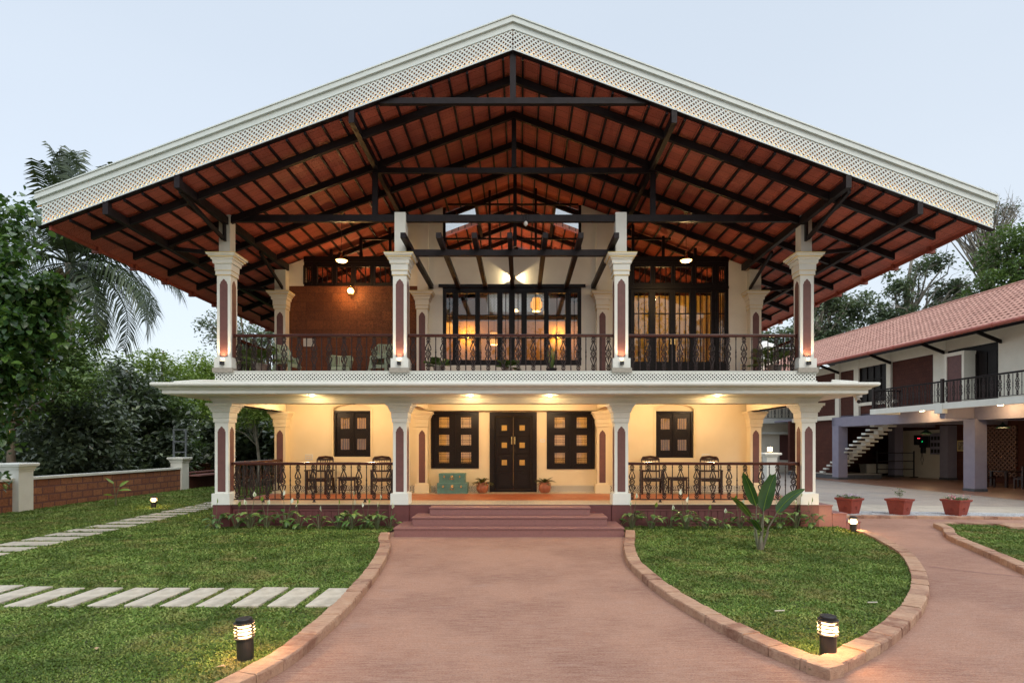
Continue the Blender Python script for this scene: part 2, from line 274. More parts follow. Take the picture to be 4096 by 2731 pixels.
# ------------------------------------------------------------------ mesh helpers
class MB:
    def __init__(s): s.v = []; s.f = []
    def add(s, vs, fs):
        n = len(s.v); s.v += [tuple(v) for v in vs]; s.f += [tuple(i + n for i in f) for f in fs]; return s
    def box(s, x0, x1, y0, y1, z0, z1):
        return s.add([(x0, y0, z0), (x1, y0, z0), (x1, y1, z0), (x0, y1, z0), (x0, y0, z1), (x1, y0, z1), (x1, y1, z1), (x0, y1, z1)],
                     [(0, 3, 2, 1), (4, 5, 6, 7), (0, 1, 5, 4), (1, 2, 6, 5), (2, 3, 7, 6), (3, 0, 4, 7)])
    def bar(s, p, q, w, h, up=(0, 0, 1), cut=True):   # beam; with cut=True its ends stay vertical
        p, q = Vector(p), Vector(q); d = (q - p).normalized(); up = Vector(up)
        sd = d.cross(up)
        if sd.length < 1e-4: sd = Vector((1, 0, 0))
        sd.normalize(); u = up.normalized() if cut and abs(d.dot(up)) < .9 else sd.cross(d).normalized()
        vs = [c + sd * a * w / 2 + u * b * h / 2 for c in (p, q) for a, b in ((-1, -1), (1, -1), (1, 1), (-1, 1))]
        return s.add(vs, [(0, 1, 2, 3), (7, 6, 5, 4), (0, 4, 5, 1), (1, 5, 6, 2), (2, 6, 7, 3), (3, 7, 4, 0)])
    def tube(s, pts, r, n=8, cap=True):
        pts = [Vector(p) for p in pts]; rs = r if hasattr(r, '__len__') else [r] * len(pts)
        rings = []; ref = Vector((.13, .31, .94))
        for i, p in enumerate(pts):
            d = (pts[min(i + 1, len(pts) - 1)] - pts[max(i - 1, 0)]).normalized()
            a = d.cross(ref)
            if a.length < .1: a = d.cross(Vector((1, 0, 0)))
            a.normalize(); b = d.cross(a)
            rings.append([p + (a * math.cos(2 * math.pi * k / n) + b * math.sin(2 * math.pi * k / n)) * rs[i] for k in range(n)])
        vs = [v for rg in rings for v in rg]; fs = []
        for i in range(len(pts) - 1):
            for k in range(n):
                a0, a1 = i * n + k, i * n + (k + 1) % n; fs.append((a0, a1, a1 + n, a0 + n))
        if cap: fs.append(tuple(range(n - 1, -1, -1))); fs.append(tuple(range((len(pts) - 1) * n, len(pts) * n)))
        return s.add(vs, fs)
    def lathe(s, prof, c=(0, 0, 0), n=16, sq=False, rot=0, cap=True):
        if sq: n = 4; rot = math.pi / 4; k2 = math.sqrt(2)
        else: k2 = 1
        vs = [(c[0] + r * k2 * math.cos(rot + 2 * math.pi * k / n), c[1] + r * k2 * math.sin(rot + 2 * math.pi * k / n), c[2] + z) for r, z in prof for k in range(n)]
        fs = [(i * n + k, i * n + (k + 1) % n, (i + 1) * n + (k + 1) % n, (i + 1) * n + k) for i in range(len(prof) - 1) for k in range(n)]
        if cap: fs.append(tuple(range(n - 1, -1, -1))); fs.append(tuple(range((len(prof) - 1) * n, len(prof) * n)))
        return s.add(vs, fs)
    def prism(s, poly, a0, a1, plane='xz'):   # poly in a plane, extruded along the third axis
        n = len(poly)
        f = {'xz': lambda p, a: (p[0], a, p[1]), 'xy': lambda p, a: (p[0], p[1], a), 'yz': lambda p, a: (a, p[0], p[1])}[plane]
        vs = [f(p, a0) for p in poly] + [f(p, a1) for p in poly]
        return s.add(vs, [tuple(range(n)), tuple(range(2 * n - 1, n - 1, -1))] + [(i, i + n, (i + 1) % n + n, (i + 1) % n) for i in range(n)])
    def sweep(s, path, prof):    # profile (side, z) swept along xy path (list of (x,y)), mitred
        n = len(prof); P = [Vector(p) for p in path]; vs = []
        for i, p in enumerate(P):
            d0 = (P[i] - P[i - 1]).normalized() if i else (P[1] - P[0]).normalized()
            d1 = (P[i + 1] - P[i]).normalized() if i < len(P) - 1 else d0
            n0 = Vector((d0.y, -d0.x)); n1 = Vector((d1.y, -d1.x)); m = (n0 + n1); m = m / max(.2, m.dot(n0))
            vs += [(p.x + m.x * o, p.y + m.y * o, z) for o, z in prof]
        fs = [(i * n + k, i * n + k + 1, (i + 1) * n + k + 1, (i + 1) * n + k) for i in range(len(P) - 1) for k in range(n - 1)]
        return s.add(vs, fs)
    def build(s, name, m, parent=None, world=False, bevel=0, smooth=False, loc=None, rotz=0):
        me = bpy.data.meshes.new(name); me.from_pydata(s.v, [], s.f); me.update()
        bm = bmesh.new(); bm.from_mesh(me); bmesh.ops.recalc_face_normals(bm, faces=bm.faces)
        bm.to_mesh(me); bm.free()
        if smooth: me.shade_smooth()
        me.materials.append(M[m] if isinstance(m, str) else m)
        o = bpy.data.objects.new(name, me); COL.objects.link(o)
        if parent is not None:
            o.parent = parent
            if world: o.location = -wloc(parent)
        if loc is not None: o.location = loc
        if rotz: o.rotation_euler.z = rotz
        if bevel:
            b = o.modifiers.new('bevel', 'BEVEL'); b.width = bevel; b.segments = 1; b.limit_method = 'ANGLE'
        return o
def wloc(o):
    v = Vector(o.location)
    while o.parent: o = o.parent; v += Vector(o.location)
    return v
def tag(o, label, cat, group=None, kind=None):
    if label: o['label'] = label
    if cat: o['category'] = cat
    if group: o['group'] = group
    if kind: o['kind'] = kind
    return o
def thing(name, label, cat, loc=(0, 0, 0), rotz=0, group=None):
    o = bpy.data.objects.new(name, None); COL.objects.link(o); o.empty_display_size = .2
    o.location = loc; o.rotation_euler = (0, 0, rotz); return tag(o, label, cat, group)
def struct(o): o['kind'] = 'structure'; return o
def dup(root, loc, rotz=None, label=None, scale=None):
    r = root.copy(); COL.objects.link(r); r.location = loc
    if rotz is not None: r.rotation_euler.z = rotz
    if scale: r.scale = (scale,) * 3
    if label: r['label'] = label
    for ch in [c for c in root.children]:
        c = ch.copy(); COL.objects.link(c); c.parent = r
        for g in [g for g in ch.children]:
            d = g.copy(); COL.objects.link(d); d.parent = c
    return r
def inst(me, name, parent, loc, rot=(0, 0, 0)):
    o = bpy.data.objects.new(name, me); COL.objects.link(o); o.parent = parent; o.location = loc; o.rotation_euler = rot; return o
def lamp(parent, loc, watts, color=WARM, size=.03, spot=None, aim=(0, 0, -1), blend=.6, name='light'):
    d = bpy.data.lights.new(name, 'SPOT' if spot else 'POINT'); d.energy = watts; d.color = color; d.shadow_soft_size = size
    if spot: d.spot_size = R(spot); d.spot_blend = blend
    o = bpy.data.objects.new(name, d); COL.objects.link(o); o.parent = parent; o.location = loc
    o.rotation_euler = Vector(aim).to_track_quat('-Z', 'Y').to_euler(); return o
def npmesh(name, V, F, m, parent=None, world=False, smooth=False):
    """V (n,3) float, F (m,k) int"""
    me = bpy.data.meshes.new(name); me.vertices.add(len(V)); me.vertices.foreach_set('co', V.astype(np.float32).ravel())
    k = F.shape[1]; me.loops.add(F.size); me.loops.foreach_set('vertex_index', F.astype(np.int32).ravel())
    me.polygons.add(len(F)); me.polygons.foreach_set('loop_start', np.arange(0, F.size, k, dtype=np.int32))
    me.polygons.foreach_set('loop_total', np.full(len(F), k, dtype=np.int32))
    if smooth: me.polygons.foreach_set('use_smooth', np.ones(len(F), dtype=bool))
    me.update(calc_edges=True); me.validate()
    me.materials.append(M[m] if isinstance(m, str) else m)
    o = bpy.data.objects.new(name, me); COL.objects.link(o)
    if parent is not None:
        o.parent = parent
        if world: o.location = -wloc(parent)
    return o
LEAF = (np.array([[0, 0, 0], [-.26, .45, .07], [0, 1, -.12], [.26, .45, .07]]), np.array([[0, 1, 2], [0, 2, 3]]))
BROAD = (np.array([[0, 0, 0], [-.36, .25, .07], [-.30, .65, .03], [0, 1, -.16], [.30, .65, .03], [.36, .25, .07], [0, .5, -.02]]),
         np.array([[0, 1, 6], [1, 2, 6], [2, 3, 6], [3, 4, 6], [4, 5, 6], [5, 0, 6]]))
def leafcloud(name, P, size, m, parent=None, seed=1, tmpl=LEAF, pitch=(-.9, .5), world=True, yaw=None, var=.35, narrow=1):
    r = np.random.default_rng(seed); n = len(P)
    T, F = tmpl; T = T * np.array([narrow, 1, 1])
    yw = r.uniform(0, 2 * np.pi, n) if yaw is None else yaw
    pt = r.uniform(*pitch, n); rl = r.normal(0, .5, n); s = np.asarray(size) * (1 + r.uniform(-var, var, n))
    cy, sy, cp, sp, cr, sr = np.cos(yw), np.sin(yw), np.cos(pt), np.sin(pt), np.cos(rl), np.sin(rl)
    X = T[None, :, 0]; Y = T[None, :, 1]; Z = T[None, :, 2]
    x1 = X * cr[:, None] + Z * sr[:, None]; z1 = -X * sr[:, None] + Z * cr[:, None]
    y2 = Y * cp[:, None] - z1 * sp[:, None]; z2 = Y * sp[:, None] + z1 * cp[:, None]
    x3 = x1 * cy[:, None] - y2 * sy[:, None]; y3 = x1 * sy[:, None] + y2 * cy[:, None]
    V = np.stack([x3, y3, z2], -1) * s[:, None, None] + P[:, None, :]
    k = len(T); FF = (F[None] + (np.arange(n) * k)[:, None, None]).reshape(-1, F.shape[1])
    return npmesh(name, V.reshape(-1, 3), FF, m, parent, world)
# ------------------------------------------------------------------ SETTING: ground, lawns, drive, kerbs
def sheet(name, poly, z, m, subdiv=0):
    b = MB(); b.add([(x, y, z) for x, y in poly], [tuple(range(len(poly)))]); return struct(b.build(name, m))
M['earth'] = mat('leaf_litter_ground', (.07, .055, .03), (.045, .05, .02), .8, .95, .6, 12, dirt=.5)
sheet('ground', [(-400, -60), (400, -60), (400, 700), (-400, 700)], -.03, 'earth')
def smooth_path(pts, n=8):
    P = [Vector(p) for p in pts]; out = []
    for i in range(len(P) - 1):
        a, b, c, d = P[max(i - 1, 0)], P[i], P[i + 1], P[min(i + 2, len(P) - 1)]
        for k in range(n):
            t = k / n
            out.append(.5 * ((2 * b) + (-a + c) * t + (2 * a - 5 * b + 4 * c - d) * t * t + (-a + 3 * b - 3 * c + d) * t ** 3))
    out.append(P[-1]); return out
def resample(P, step):
    out = [P[0]]; acc = 0
    for i in range(len(P) - 1):
        a, b = P[i], P[i + 1]; L_ = (b - a).length
        if L_ < 1e-6: continue
        t = step - acc
        while t <= L_:
            out.append(a + (b - a) * (t / L_)); t += step
        acc = (acc + L_) % step if L_ >= step - acc else acc + L_
    if (out[-1] - P[-1]).length > step * .4: out.append(P[-1])
    else: out[-1] = P[-1]
    return out
def offset(P, w_):
    o = []
    for i, p in enumerate(P):
        d0 = (P[i] - P[i - 1]).normalized() if i else (P[1] - P[0]).normalized()
        d1 = (P[i + 1] - P[i]).normalized() if i < len(P) - 1 else d0
        n0 = Vector((-d0.y, d0.x)); n1 = Vector((-d1.y, d1.x)); m = n0 + n1; m /= max(.6, m.dot(n0)); o.append(p + m * w_)
    return o
kr = random.Random(3)
def kerb(name, pts, side, wd=.2, h=.1, step=.34, z=0):
    """blocks laid end to end; pts is the drive-side edge, side=+1 puts the stones to the left of the path"""
    P = resample(pts, step); Q = offset(P, side * wd); b = MB()
    for i in range(len(P) - 1):
        g = .004 / max(.1, (P[i + 1] - P[i]).length); k = 5
        top = []; 
        hh = h + kr.uniform(-.006, .006); vs = []
        j = lambda: kr.uniform(-.007, .007)
        for s in range(k + 1):
            t = g + (1 - 2 * g) * s / k
            p = P[i].lerp(P[i + 1], t); q = Q[i].lerp(Q[i + 1], t)
            e = (q - p).normalized() * (.004 + kr.random() * .012)
            vs += [(p.x + j() * .6, p.y + j() * .6, z - .03), (p.x + j() * .6, p.y + j() * .6, z + hh - .016 + j()), (p.x + e.x, p.y + e.y, z + hh + j() * .4), (q.x + j(), q.y + j(), z + hh + j() * .4), (q.x, q.y, z - .03)]
        fs = [(0, 1, 2, 3, 4), tuple(5 * k + t for t in (4, 3, 2, 1, 0))]
        for s in range(k):
            for t in range(4): fs.append((5 * s + t, 5 * s + t + 1, 5 * s + t + 6, 5 * s + t + 5))
        b.add(vs, fs)
    return struct(b.build(name, 'kerb'))
KL = smooth_path([(-2.80, 12.42), (-2.66, 11.6), (-2.44, 10.85), (-2.19, 9.2), (-2.07, 7.93), (-2.00, 6.70), (-2.0, 5.80), (-2.03, 5.22), (-2.14, 4.7), (-2.45, 3.9), (-3.1, 2.9), (-4.2, 2.0)])
KR1 = smooth_path([(2.32, 12.72), (2.15, 11.8), (1.97, 10.99), (1.76, 9.5), (1.76, 8.39), (1.85, 7.33), (2.07, 6.14), (2.30, 5.36), (2.58, 4.80)])
KR2 = smooth_path([(2.58, 4.80), (3.40, 5.43), (4.22, 6.2), (5.0, 7.08), (5.73, 8.08), (6.42, 9.23), (6.85, 10.09), (7.14, 10.9), (7.50, 12.1), (7.62, 12.75)])
KF = smooth_path([(12.6, 13.72), (11.3, 13.95), (10.5, 14.1), (10.05, 14.0), (9.82, 13.6), (9.6, 13.1), (8.95, 12.1), (8.44, 10.8), (8.0, 9.64), (7.62, 8.71), (7.2, 7.6), (6.9, 6.4)])
KP = smooth_path([(7.9, 15.55), (9.5, 15.5), (11.5, 15.35), (13.6, 15.2), (17.0, 15.1)])
kerb('kerb', KL, -1)
kerb('kerb', KR1, 1); kerb('kerb', KR2, 1)
kerb('kerb', KF, 1)
kerb('kerb', KP, 1, wd=.16, h=.075)
xy = lambda P: [(p.x, p.y) for p in P]
sheet('driveway', [(-6, -3), (20, -3), (20, 15.4), (7.2, 15.6), (7.2, 13.2), (-3.0, 13.2), (-3.0, 3)], 0.0, 'drive')
LKL = xy(offset(KL, -.17)); LKR = xy(offset(KR1, .17)); LKR2 = xy(offset(KR2, .17)); LKF = xy(offset(KF, .17))
lawn_left = [(-14.6, 2.0), *[p for p in LKL[::-1] if p[1] > 2.0], (-2.97, 12.5), (-2.85, 13.6), (-7.3, 13.6), (-7.3, 40), (-14.6, 40)]
lawn_right = [*LKR, *LKR2, (7.45, 13.6), (2.2, 13.6)]
lawn_far = [*LKF, (20, 6.4), (20, 13.9)]
for p in (lawn_left, lawn_right, lawn_far): sheet('lawn', p, .045, 'lawnbase' if 'lawnbase' in M else M.setdefault('lawnbase', mat('lawn_soil', (.05, .065, .02), (.03, .03, .015), 3, .95, .5, 30)))
sheet('courtyard', [(7.3, 15.62), (20, 15.2), (60, 15), (60, 70), (-6, 70), (-6, 28.4), (7.3, 28.4)], .004, 'flag')
sheet('courtyard', [(11.0, 19.2), (30, 16.0), (60, 16.0), (60, 60), (3, 60), (8.6, 28)], .008, 'paver')
b = MB(); b.add([(p[0], p[1], .05) for p in [(8.0, 15.72), (9.5, 15.67), (11.5, 15.52), (13.6, 15.37), (16, 15.3), (15.6, 16.05), (13.0, 16.5), (10.5, 16.8), (8.2, 16.95)]], [tuple(range(9))])
struct(b.build('gravel_strip', 'gravel'))
# gravel pebbles
r = np.random.default_rng(5); n = 5000
t = r.uniform(0, 1, n); P = np.stack([8.1 + 7.4 * t, 15.75 - .35 * t + r.uniform(0, 1, n) * (1.1 - .5 * t), np.full(n, .052)], 1)
tet = (np.array([[-.5, -.4, 0], [.5, -.4, 0], [0, .6, 0], [0, 0, .6]]), np.array([[0, 1, 3], [1, 2, 3], [2, 0, 3]]))
tag(leafcloud('gravel', P, .035, 'gravel', None, 4, tet, (-.2, .2)), 'white pebbles bedded in the strip under the planters', 'gravel', kind='stuff')
b = MB(); jr = random.Random(8); n = 24; v = []
for i in range(n + 1):
    t = i / n; x = 6.62 + 2.3 * t; y = 9.33 - 2.0 * t + .03 * math.sin(i); w_ = .05 + .03 * jr.random(); v += [(x, y - w_, .004), (x, y + w_, .004)]
b.add(v, [(2 * i, 2 * i + 2, 2 * i + 3, 2 * i + 1) for i in range(n)]); M['joint'] = mat('darker_concrete_joint', (.25, .13, .10), (.34, .19, .145), 9, .8, .5, 60); struct(b.build('driveway_joint', 'joint'))
# ------------------------------------------------------------------ grass
M['grass'] = grassmat()
def in_poly(P, poly):
    x, y = P[:, 0], P[:, 1]; c = np.zeros(len(P), bool); n = len(poly)
    for i in range(n):
        x0, y0 = poly[i]; x1, y1 = poly[i - 1]
        k = ((y0 > y) != (y1 > y)) & (x < (x1 - x0) * (y - y0) / (y1 - y0 + 1e-12) + x0); c ^= k
    return c
BLADE = (np.array([[-.5, 0, 0], [.5, 0, 0], [.34, .55, .05], [-.34, .55, .05], [0, 1, -.1]]), None)
def grass(poly, label, seed, cut=()):
    rr = np.random.default_rng(seed); Ps = []; Ss = []
    ys = [p[1] for p in poly]; y = max(min(ys), 3.9); y1 = min(max(ys), 26)
    while y < y1:
        dy = .5; xl = max(min(p[0] for p in poly), -.92 * (y + dy) - 2.5); xr = min(max(p[0] for p in poly), .9 * (y + dy) + 6)
        dens = 10500 * (4.8 / max(y, 4.8)) ** 1.45; k = int(dens * dy * max(0, xr - xl))
        if k > 0:
            q = np.stack([rr.uniform(xl, xr, k), rr.uniform(y, y + dy, k), np.full(k, .046)], 1)
            q = q[in_poly(q, poly)]; Ps.append(q); Ss.append(np.full(len(q), .027 * (max(y, 4.8) / 4.8) ** .62))
        y += dy
    P = np.concatenate(Ps); S = np.concatenate(Ss)
    for (x0, x1, a0, a1) in cut:
        k = ~((P[:, 0] > x0 + .012) & (P[:, 0] < x1 - .012) & (P[:, 1] > a0 + .012) & (P[:, 1] < a1 - .012)); P = P[k]; S = S[k]
    clump = np.sin(P[:, 0] * 9.1 + np.sin(P[:, 1] * 7.3) * 2) * np.sin(P[:, 1] * 8.3 + np.sin(P[:, 0] * 6.1) * 2)
    S = S * (1 + .16 * clump)
    T = (np.array([[0, 0, 0], [-.21, .5, .03], [0, 1, -.06], [.21, .5, .03]]), np.array([[0, 1, 2], [0, 2, 3]]))
    o = leafcloud('grass', P, S, 'grass', None, seed, T, (-.05, .95)); tag(o, label, 'grass', kind='stuff'); return o
# ------------------------------------------------------------------ stepping stones (each a slab of its own)
sr = random.Random(11); cuts = []
def slab(x0, x1, y0, y1, label, group):
    b = MB(); j = lambda: sr.uniform(-.012, .012)
    c = [(x0 + j(), y0 + j()), (x1 + j(), y0 + j()), (x1 + j(), y1 + j()), (x0 + j(), y1 + j())]; z0 = sr.uniform(-.004, .006)
    cx, cy = (x0 + x1) / 2, (y0 + y1) / 2
    b.prism([(x - cx, y - cy) for x, y in c], 0, .052, 'xy')
    o = b.build('stepping_stone', 'slab', bevel=.005, loc=(cx, cy, .022 + z0)); tag(o, label, 'stepping stone', group); cuts.append((x0, x1, y0, y1)); return o
ords = ['first', 'second', 'third', 'fourth', 'fifth', 'sixth', 'seventh', 'eighth', 'ninth', 'tenth', 'eleventh', 'twelfth', 'thirteenth', 'fourteenth',
        'fifteenth', 'sixteenth', 'seventeenth', 'eighteenth', 'nineteenth', 'twentieth', 'twenty-first', 'twenty-second', 'twenty-third', 'twenty-fourth']
G1 = 'slabs of the near stepping-stone row across the lawn'
for i, x in enumerate([-2.66, -2.99, -3.41, -3.84, -4.26, -4.70, -5.12, -5.60, -6.10, -6.57, -7.03]):
    dy = 0 if i < 9 else .06 * (i - 8)
    if i == 0:
        b = MB(); b.prism([(-.16, -.42), (.13, -.42), (.15, -.3), (.16, .42), (-.16, .42)], 0, .052, 'xy')
        tag(b.build('stepping_stone', 'slab', bevel=.005, loc=(-2.38, 7.22, .022)), 'pale slab touching the left brick kerb, first of the near row', 'stepping stone', G1); cuts.append((-2.54, -2.22, 6.8, 7.64)); continue
    slab(x - .0, x + .32, 6.80 + dy, 7.66 + dy, ['', 'second pale slab from the left kerb in the near row', 'third pale slab from the left kerb in the near row'][i] if i < 3 else f'{ords[i]} pale slab from the left kerb in the near stepping row', G1)
G2 = 'slabs of the far stepping-stone path beside the garden wall'
y = 9.75; k = 0
while y < 20.2:
    x = -9.50 - .055 * (y - 11) + sr.uniform(-.05, .05)
    slab(x - .48, x + .48, y, y + .405, f'{ords[min(k, 23)]} slab of the far path, counted from the near left end', G2)
    y += .60 + sr.uniform(-.02, .02); k += 1
grass(lawn_left, 'short broad-leaved lawn grass left of the drive', 21, cuts)
grass(lawn_right, 'short lawn grass in the teardrop bed right of the drive', 22)
grass(lawn_far, 'lawn grass in the kerbed bed at the far right', 23)
# fallen leaves on the lawn
for i, (x, y, a) in enumerate([(-5.6, 7.95, .3), (-4.4, 9.6, 1.1), (-8.1, 12.0, 2.0), (-3.9, 5.3, .6), (-2.2 - .3, 4.9, 1.8), (-6.3, 10.4, .1)]):
    b = MB(); b.add([(0, 0, 0), (-.02, .03, .012), (0, .09, 0), (.022, .03, .012)], [(0, 1, 2), (0, 2, 3)])
    tag(b.build('fallen_leaf', M.setdefault('dryleaf', mat('dry_leaf', (.42, .30, .18), None, 20, .8)), loc=(x, y, .085), rotz=a),
        ['dry leaf by the near stones, beyond the row', 'dry leaf out on the open left lawn', 'dry leaf near the far stone path', 'dry leaf left of the near bollard', 'dry leaf fallen by the left kerb', 'dry leaf halfway across the left lawn'][i], 'leaf', 'fallen leaves on the lawn')
# ------------------------------------------------------------------ HOUSE
XR = -.15; TAN = .372
house = thing('house', 'two-storey verandah house with wide red-tiled gable roof and white fretwork bargeboards', 'house', (XR, 13.5, 0))
H = lambda b, name, m, parent=None, **k: b.build(name, m, parent or house, world=True, **k)
YF, YB, YW, ZF, ZU = 13.5, 28.0, 17.1, .58, 3.67
# plinth
b = MB(); b.box(-7.2, 7.0, 13.86, YB, -.02, .56)
for x0, x1 in ((-7.19, -6.79), (-3.08, -2.60), (2.14, 2.62), (6.55, 6.99)): b.box(x0, x1, 13.47, 13.86, -.02, .575)
b.box(-2.60, 2.14, 13.5, 13.86, -.02, .565)
pl = H(b, 'plinth', 'plinth', bevel=.006)
for x0, x1 in ((-6.79, -3.08), (2.62, 6.55)):
    b = MB(); b.box(x0, x1, 13.56, 13.859, .50, .575); b.box(x0, x1, 13.60, 13.859, -.02, .50)
    b.box(x0 + .02, x1 - .02, 13.575, 13.6, .42, .47); b.box(x0 + .02, x1 - .02, 13.575, 13.6, .13, .17)
    b.box(x0 + .02, x0 + .07, 13.575, 13.6, .17, .42); b.box(x1 - .07, x1 - .02, 13.575, 13.6, .17, .42)
    x = x0 + .09
    while x < x1 - .2: b.box(x, x + .135, 13.585, 13.6, .18, .41); x += .15
    H(b, 'boarded_dado', 'plinth', pl)
b = MB(); b.box(-7.2, 7.0, 13.5, 14.5, .576, .585); H(b, 'tiled_floor_border', 'bordertile')
b = MB(); b.box(-7.2, 7.0, 14.5, 16.45, .562, .585); H(b, 'red_oxide_floor', 'terra')
b = MB(); b.box(-7.2, 7.0, 16.45, 17.2, .564, .587); H(b, 'tiled_floor_border', 'bordertile')
# front steps
b = MB()
for (x0, x1, y0, z0, z1) in ((-2.73, 2.24, 12.36, -.02, .195), (-2.40, 1.93, 12.70, .195, .385), (-2.07, 1.60, 13.05, .385, .562)):
    b.box(x0 + .015, x1 - .015, y0 + .02, 13.5, z0, z1 - .035); b.box(x0, -.235, y0, 13.5, z1 - .035, z1); b.box(-.231, x1, y0, 13.5, z1 - .035, z1)
H(b, 'front_steps', 'granite', bevel=.005)
# side steps at the right end
b = MB()
for (x0, x1, z) in ((6.99, 7.32, .57), (7.32, 7.66, .38), (7.66, 7.98, .19)):
    b.box(x0 + .004, x1, 13.52, 16.9, -.02, z - .03); b.box(x0 + .002, x1 + .015, 13.5, 16.9, z - .03, z)
H(b, 'side_steps', 'granite', bevel=.004)
# columns
def ogee(hw, z0, z1):
    w_ = hw; h = .115
    half = [(w_, z0), (w_, z1 - h), (w_ * .84, z1 - h * .96), (w_ * .82, z1 - h * .72), (w_ * .68, z1 - h * .50), (w_ * .45, z1 - h * .36), (w_ * .30, z1 - h * .24), (w_ * .26, z1 - h * .10), (0, z1)]
    return half + [(-x, z) for x, z in half[-2:0:-1]] + [(-w_, z0)]
def column(x, y, kind, lower, faces='f', hw=.16, m='white'):
    if lower:
        pr = [(hw + .05, ZF), (hw + .05, .84), (hw, .845), (hw, 2.505), (hw + .024, 2.507), (hw + .024, 2.60), (hw + .034, 2.612), (hw + .036, 2.74), (hw + .062, 2.745), (hw + .066, 2.79), (hw + .082, 2.793), (hw + .086, 2.84), (hw + .105, 2.845), (hw + .11, 2.885), (hw + .145, 2.89), (hw + .15, 2.948)]
        z0, z1 = .88, 2.41
    else:
        pr = [(hw + .045, 3.78), (hw + .045, 4.0), (hw, 4.005), (hw, 5.955), (hw + .024, 5.957), (hw + .024, 6.05), (hw + .034, 6.06), (hw + .038, 6.21), (hw + .068, 6.215), (hw + .074, 6.30), (hw + .10, 6.305), (hw + .105, 6.345), (hw + .135, 6.36), (hw + .14, 6.385), (hw + .17, 6.395), (hw + .175, 6.43)]
        z0, z1 = 4.04, 5.86
    b = MB(); b.lathe(pr, (x, y, 0), sq=True); c = H(b, 'column', m)
    fs = {'f': (0, -1), 'r': (1, 0), 'l': (-1, 0)}
    for f in faces:
        dx, dy = fs[f]; po = ogee(.092, z0, z1); b = MB()
        if f == 'f': b.prism([(x + px, pz) for px, pz in po], y - hw - .004, y - hw + .02)
        else: b.prism([(y + px, pz) for px, pz in po], x + dx * (hw + .004), x + dx * (hw - .02), 'yz')
        H(b, 'panel', 'panel', c)
    if not lower:
        b = MB(); b.lathe([(hw + .075, 3.67), (hw + .075, 3.775)], (x, y, 0), sq=True); H(b, 'column_base', 'base', c)
        b = MB(); b.lathe([(hw + .027, 5.95), (hw + .027, 5.958)], (x, y, 0), sq=True); b.lathe([(hw + .179, 6.425), (hw + .179, 6.445)], (x, y, 0), sq=True)
        b.lathe([(hw + .042, 6.052), (hw + .042, 6.06)], (x, y, 0), sq=True); b.lathe([(hw + .139, 6.35), (hw + .139, 6.364)], (x, y, 0), sq=True)
        H(b, 'capital_trim', 'gold', c)
    return c
CX = (-7.0, -2.825, 2.37, 6.76); CXU = (-6.95, -2.825, 2.37, 6.72); PX = (-7.02, -2.87, 2.40, 6.88)
for i, x in enumerate(CX): column(x, 13.66, '', True, ('fr', 'fr', 'fl', 'fl')[i])
for i, x in enumerate(CXU):
    c = column(x, 13.66, '', False, ('fr', 'fr', 'fl', 'fl')[i])
    b = MB(); b.box(x - .13, x + .13, 13.53, 13.79, 6.445, 7.44 if i in (1, 2) else 7.38 + .0); H(b, 'column_stub', 'stub' if i in (0, 3) else 'white', c)
for i, x in enumerate(PX):
    column(x, 16.98, '', True, 'f', .16, 'cream'); c = column(x, 16.98, '', False, 'f', .16, 'upper')
    if i in (0, 3):
        b = MB(); b.box(x - .16, x + .16, 16.83, 17.25, 6.445, 7.1); H(b, 'column_stub', 'stub', c)
# lower front beam, soffit canopy (swept round three sides)
prof = [(-.32, 2.95), (0.03, 2.95), (.03, 2.985), (.05, 2.99), (.05, 3.025), (.07, 3.03), (.07, 3.06), (.10, 3.085), (.14, 3.10), (.74, 3.10), (.76, 3.12), (.76, 3.19), (.80, 3.20), (.82, 3.235), (.86, 3.25), (.90, 3.26), (.925, 3.285), (.93, 3.32), (.91, 3.345), (.86, 3.35), (.10, 3.43), (-.10, 3.44)]
b = MB(); b.sweep([(-7.16, YB), (-7.16, 13.49), (6.93, 13.49), (6.93, YB)], [(o, z) for o, z in prof]); H(b, 'canopy', 'white')
# little turned-up gutter ends on the canopy
b = MB(); b.tube([(-7.75, 12.9, 3.37), (-7.2, 12.95, 3.41), (-6.9, 13.4, 3.45)], .035, 6); b.tube([(7.55, 12.9, 3.37), (7.0, 12.95, 3.41)], .035, 6); H(b, 'canopy_drain', 'white')
# beams + ceilings of the lower verandah
b = MB(); b.box(-6.85, 6.65, 13.80, YW, 3.30, 3.40)
for x in CX[1:3]: b.box(x - .13, x + .13, 13.80, 16.83, 3.0, 3.299)
for x in (-7.0, 6.76): b.box(x - .15, x + .15, 13.80, 16.83, 2.95, 3.299)
b.box(-2.74, 2.27, 16.86, YW, 2.985, 3.299)
H(b, 'verandah_ceiling', 'cream')
# lattice helper: sheet of p x p cells, each with a diamond hole, closed thickness
def lattice(b, nx, nz, p, r, fn, y0, y1):
    cs = p / 2
    o = [(r, 0), (p - r, 0), (p, r), (p, p - r), (p - r, p), (r, p), (0, p - r), (0, r), (cs, cs - r), (cs + r, cs), (cs, cs + r), (cs - r, cs)]
    F = [(0, 1, 8), (2, 3, 9), (4, 5, 10), (6, 7, 11), (1, 2, 9, 8), (3, 4, 10, 9), (5, 6, 11, 10), (7, 0, 8, 11)]
    W = [(8, 9), (9, 10), (10, 11), (11, 8), (7, 0), (1, 2), (3, 4), (5, 6)]
    for i in range(nx):
        for j in range(nz):
            v = []
            for yy in (y0, y1): v += [fn(i * p + a, j * p + c, yy) for a, c in o]
            b.add(v, F + [tuple(12 + k for k in f[::-1]) for f in F] + [(a, c, c + 12, a + 12) for a, c in W])
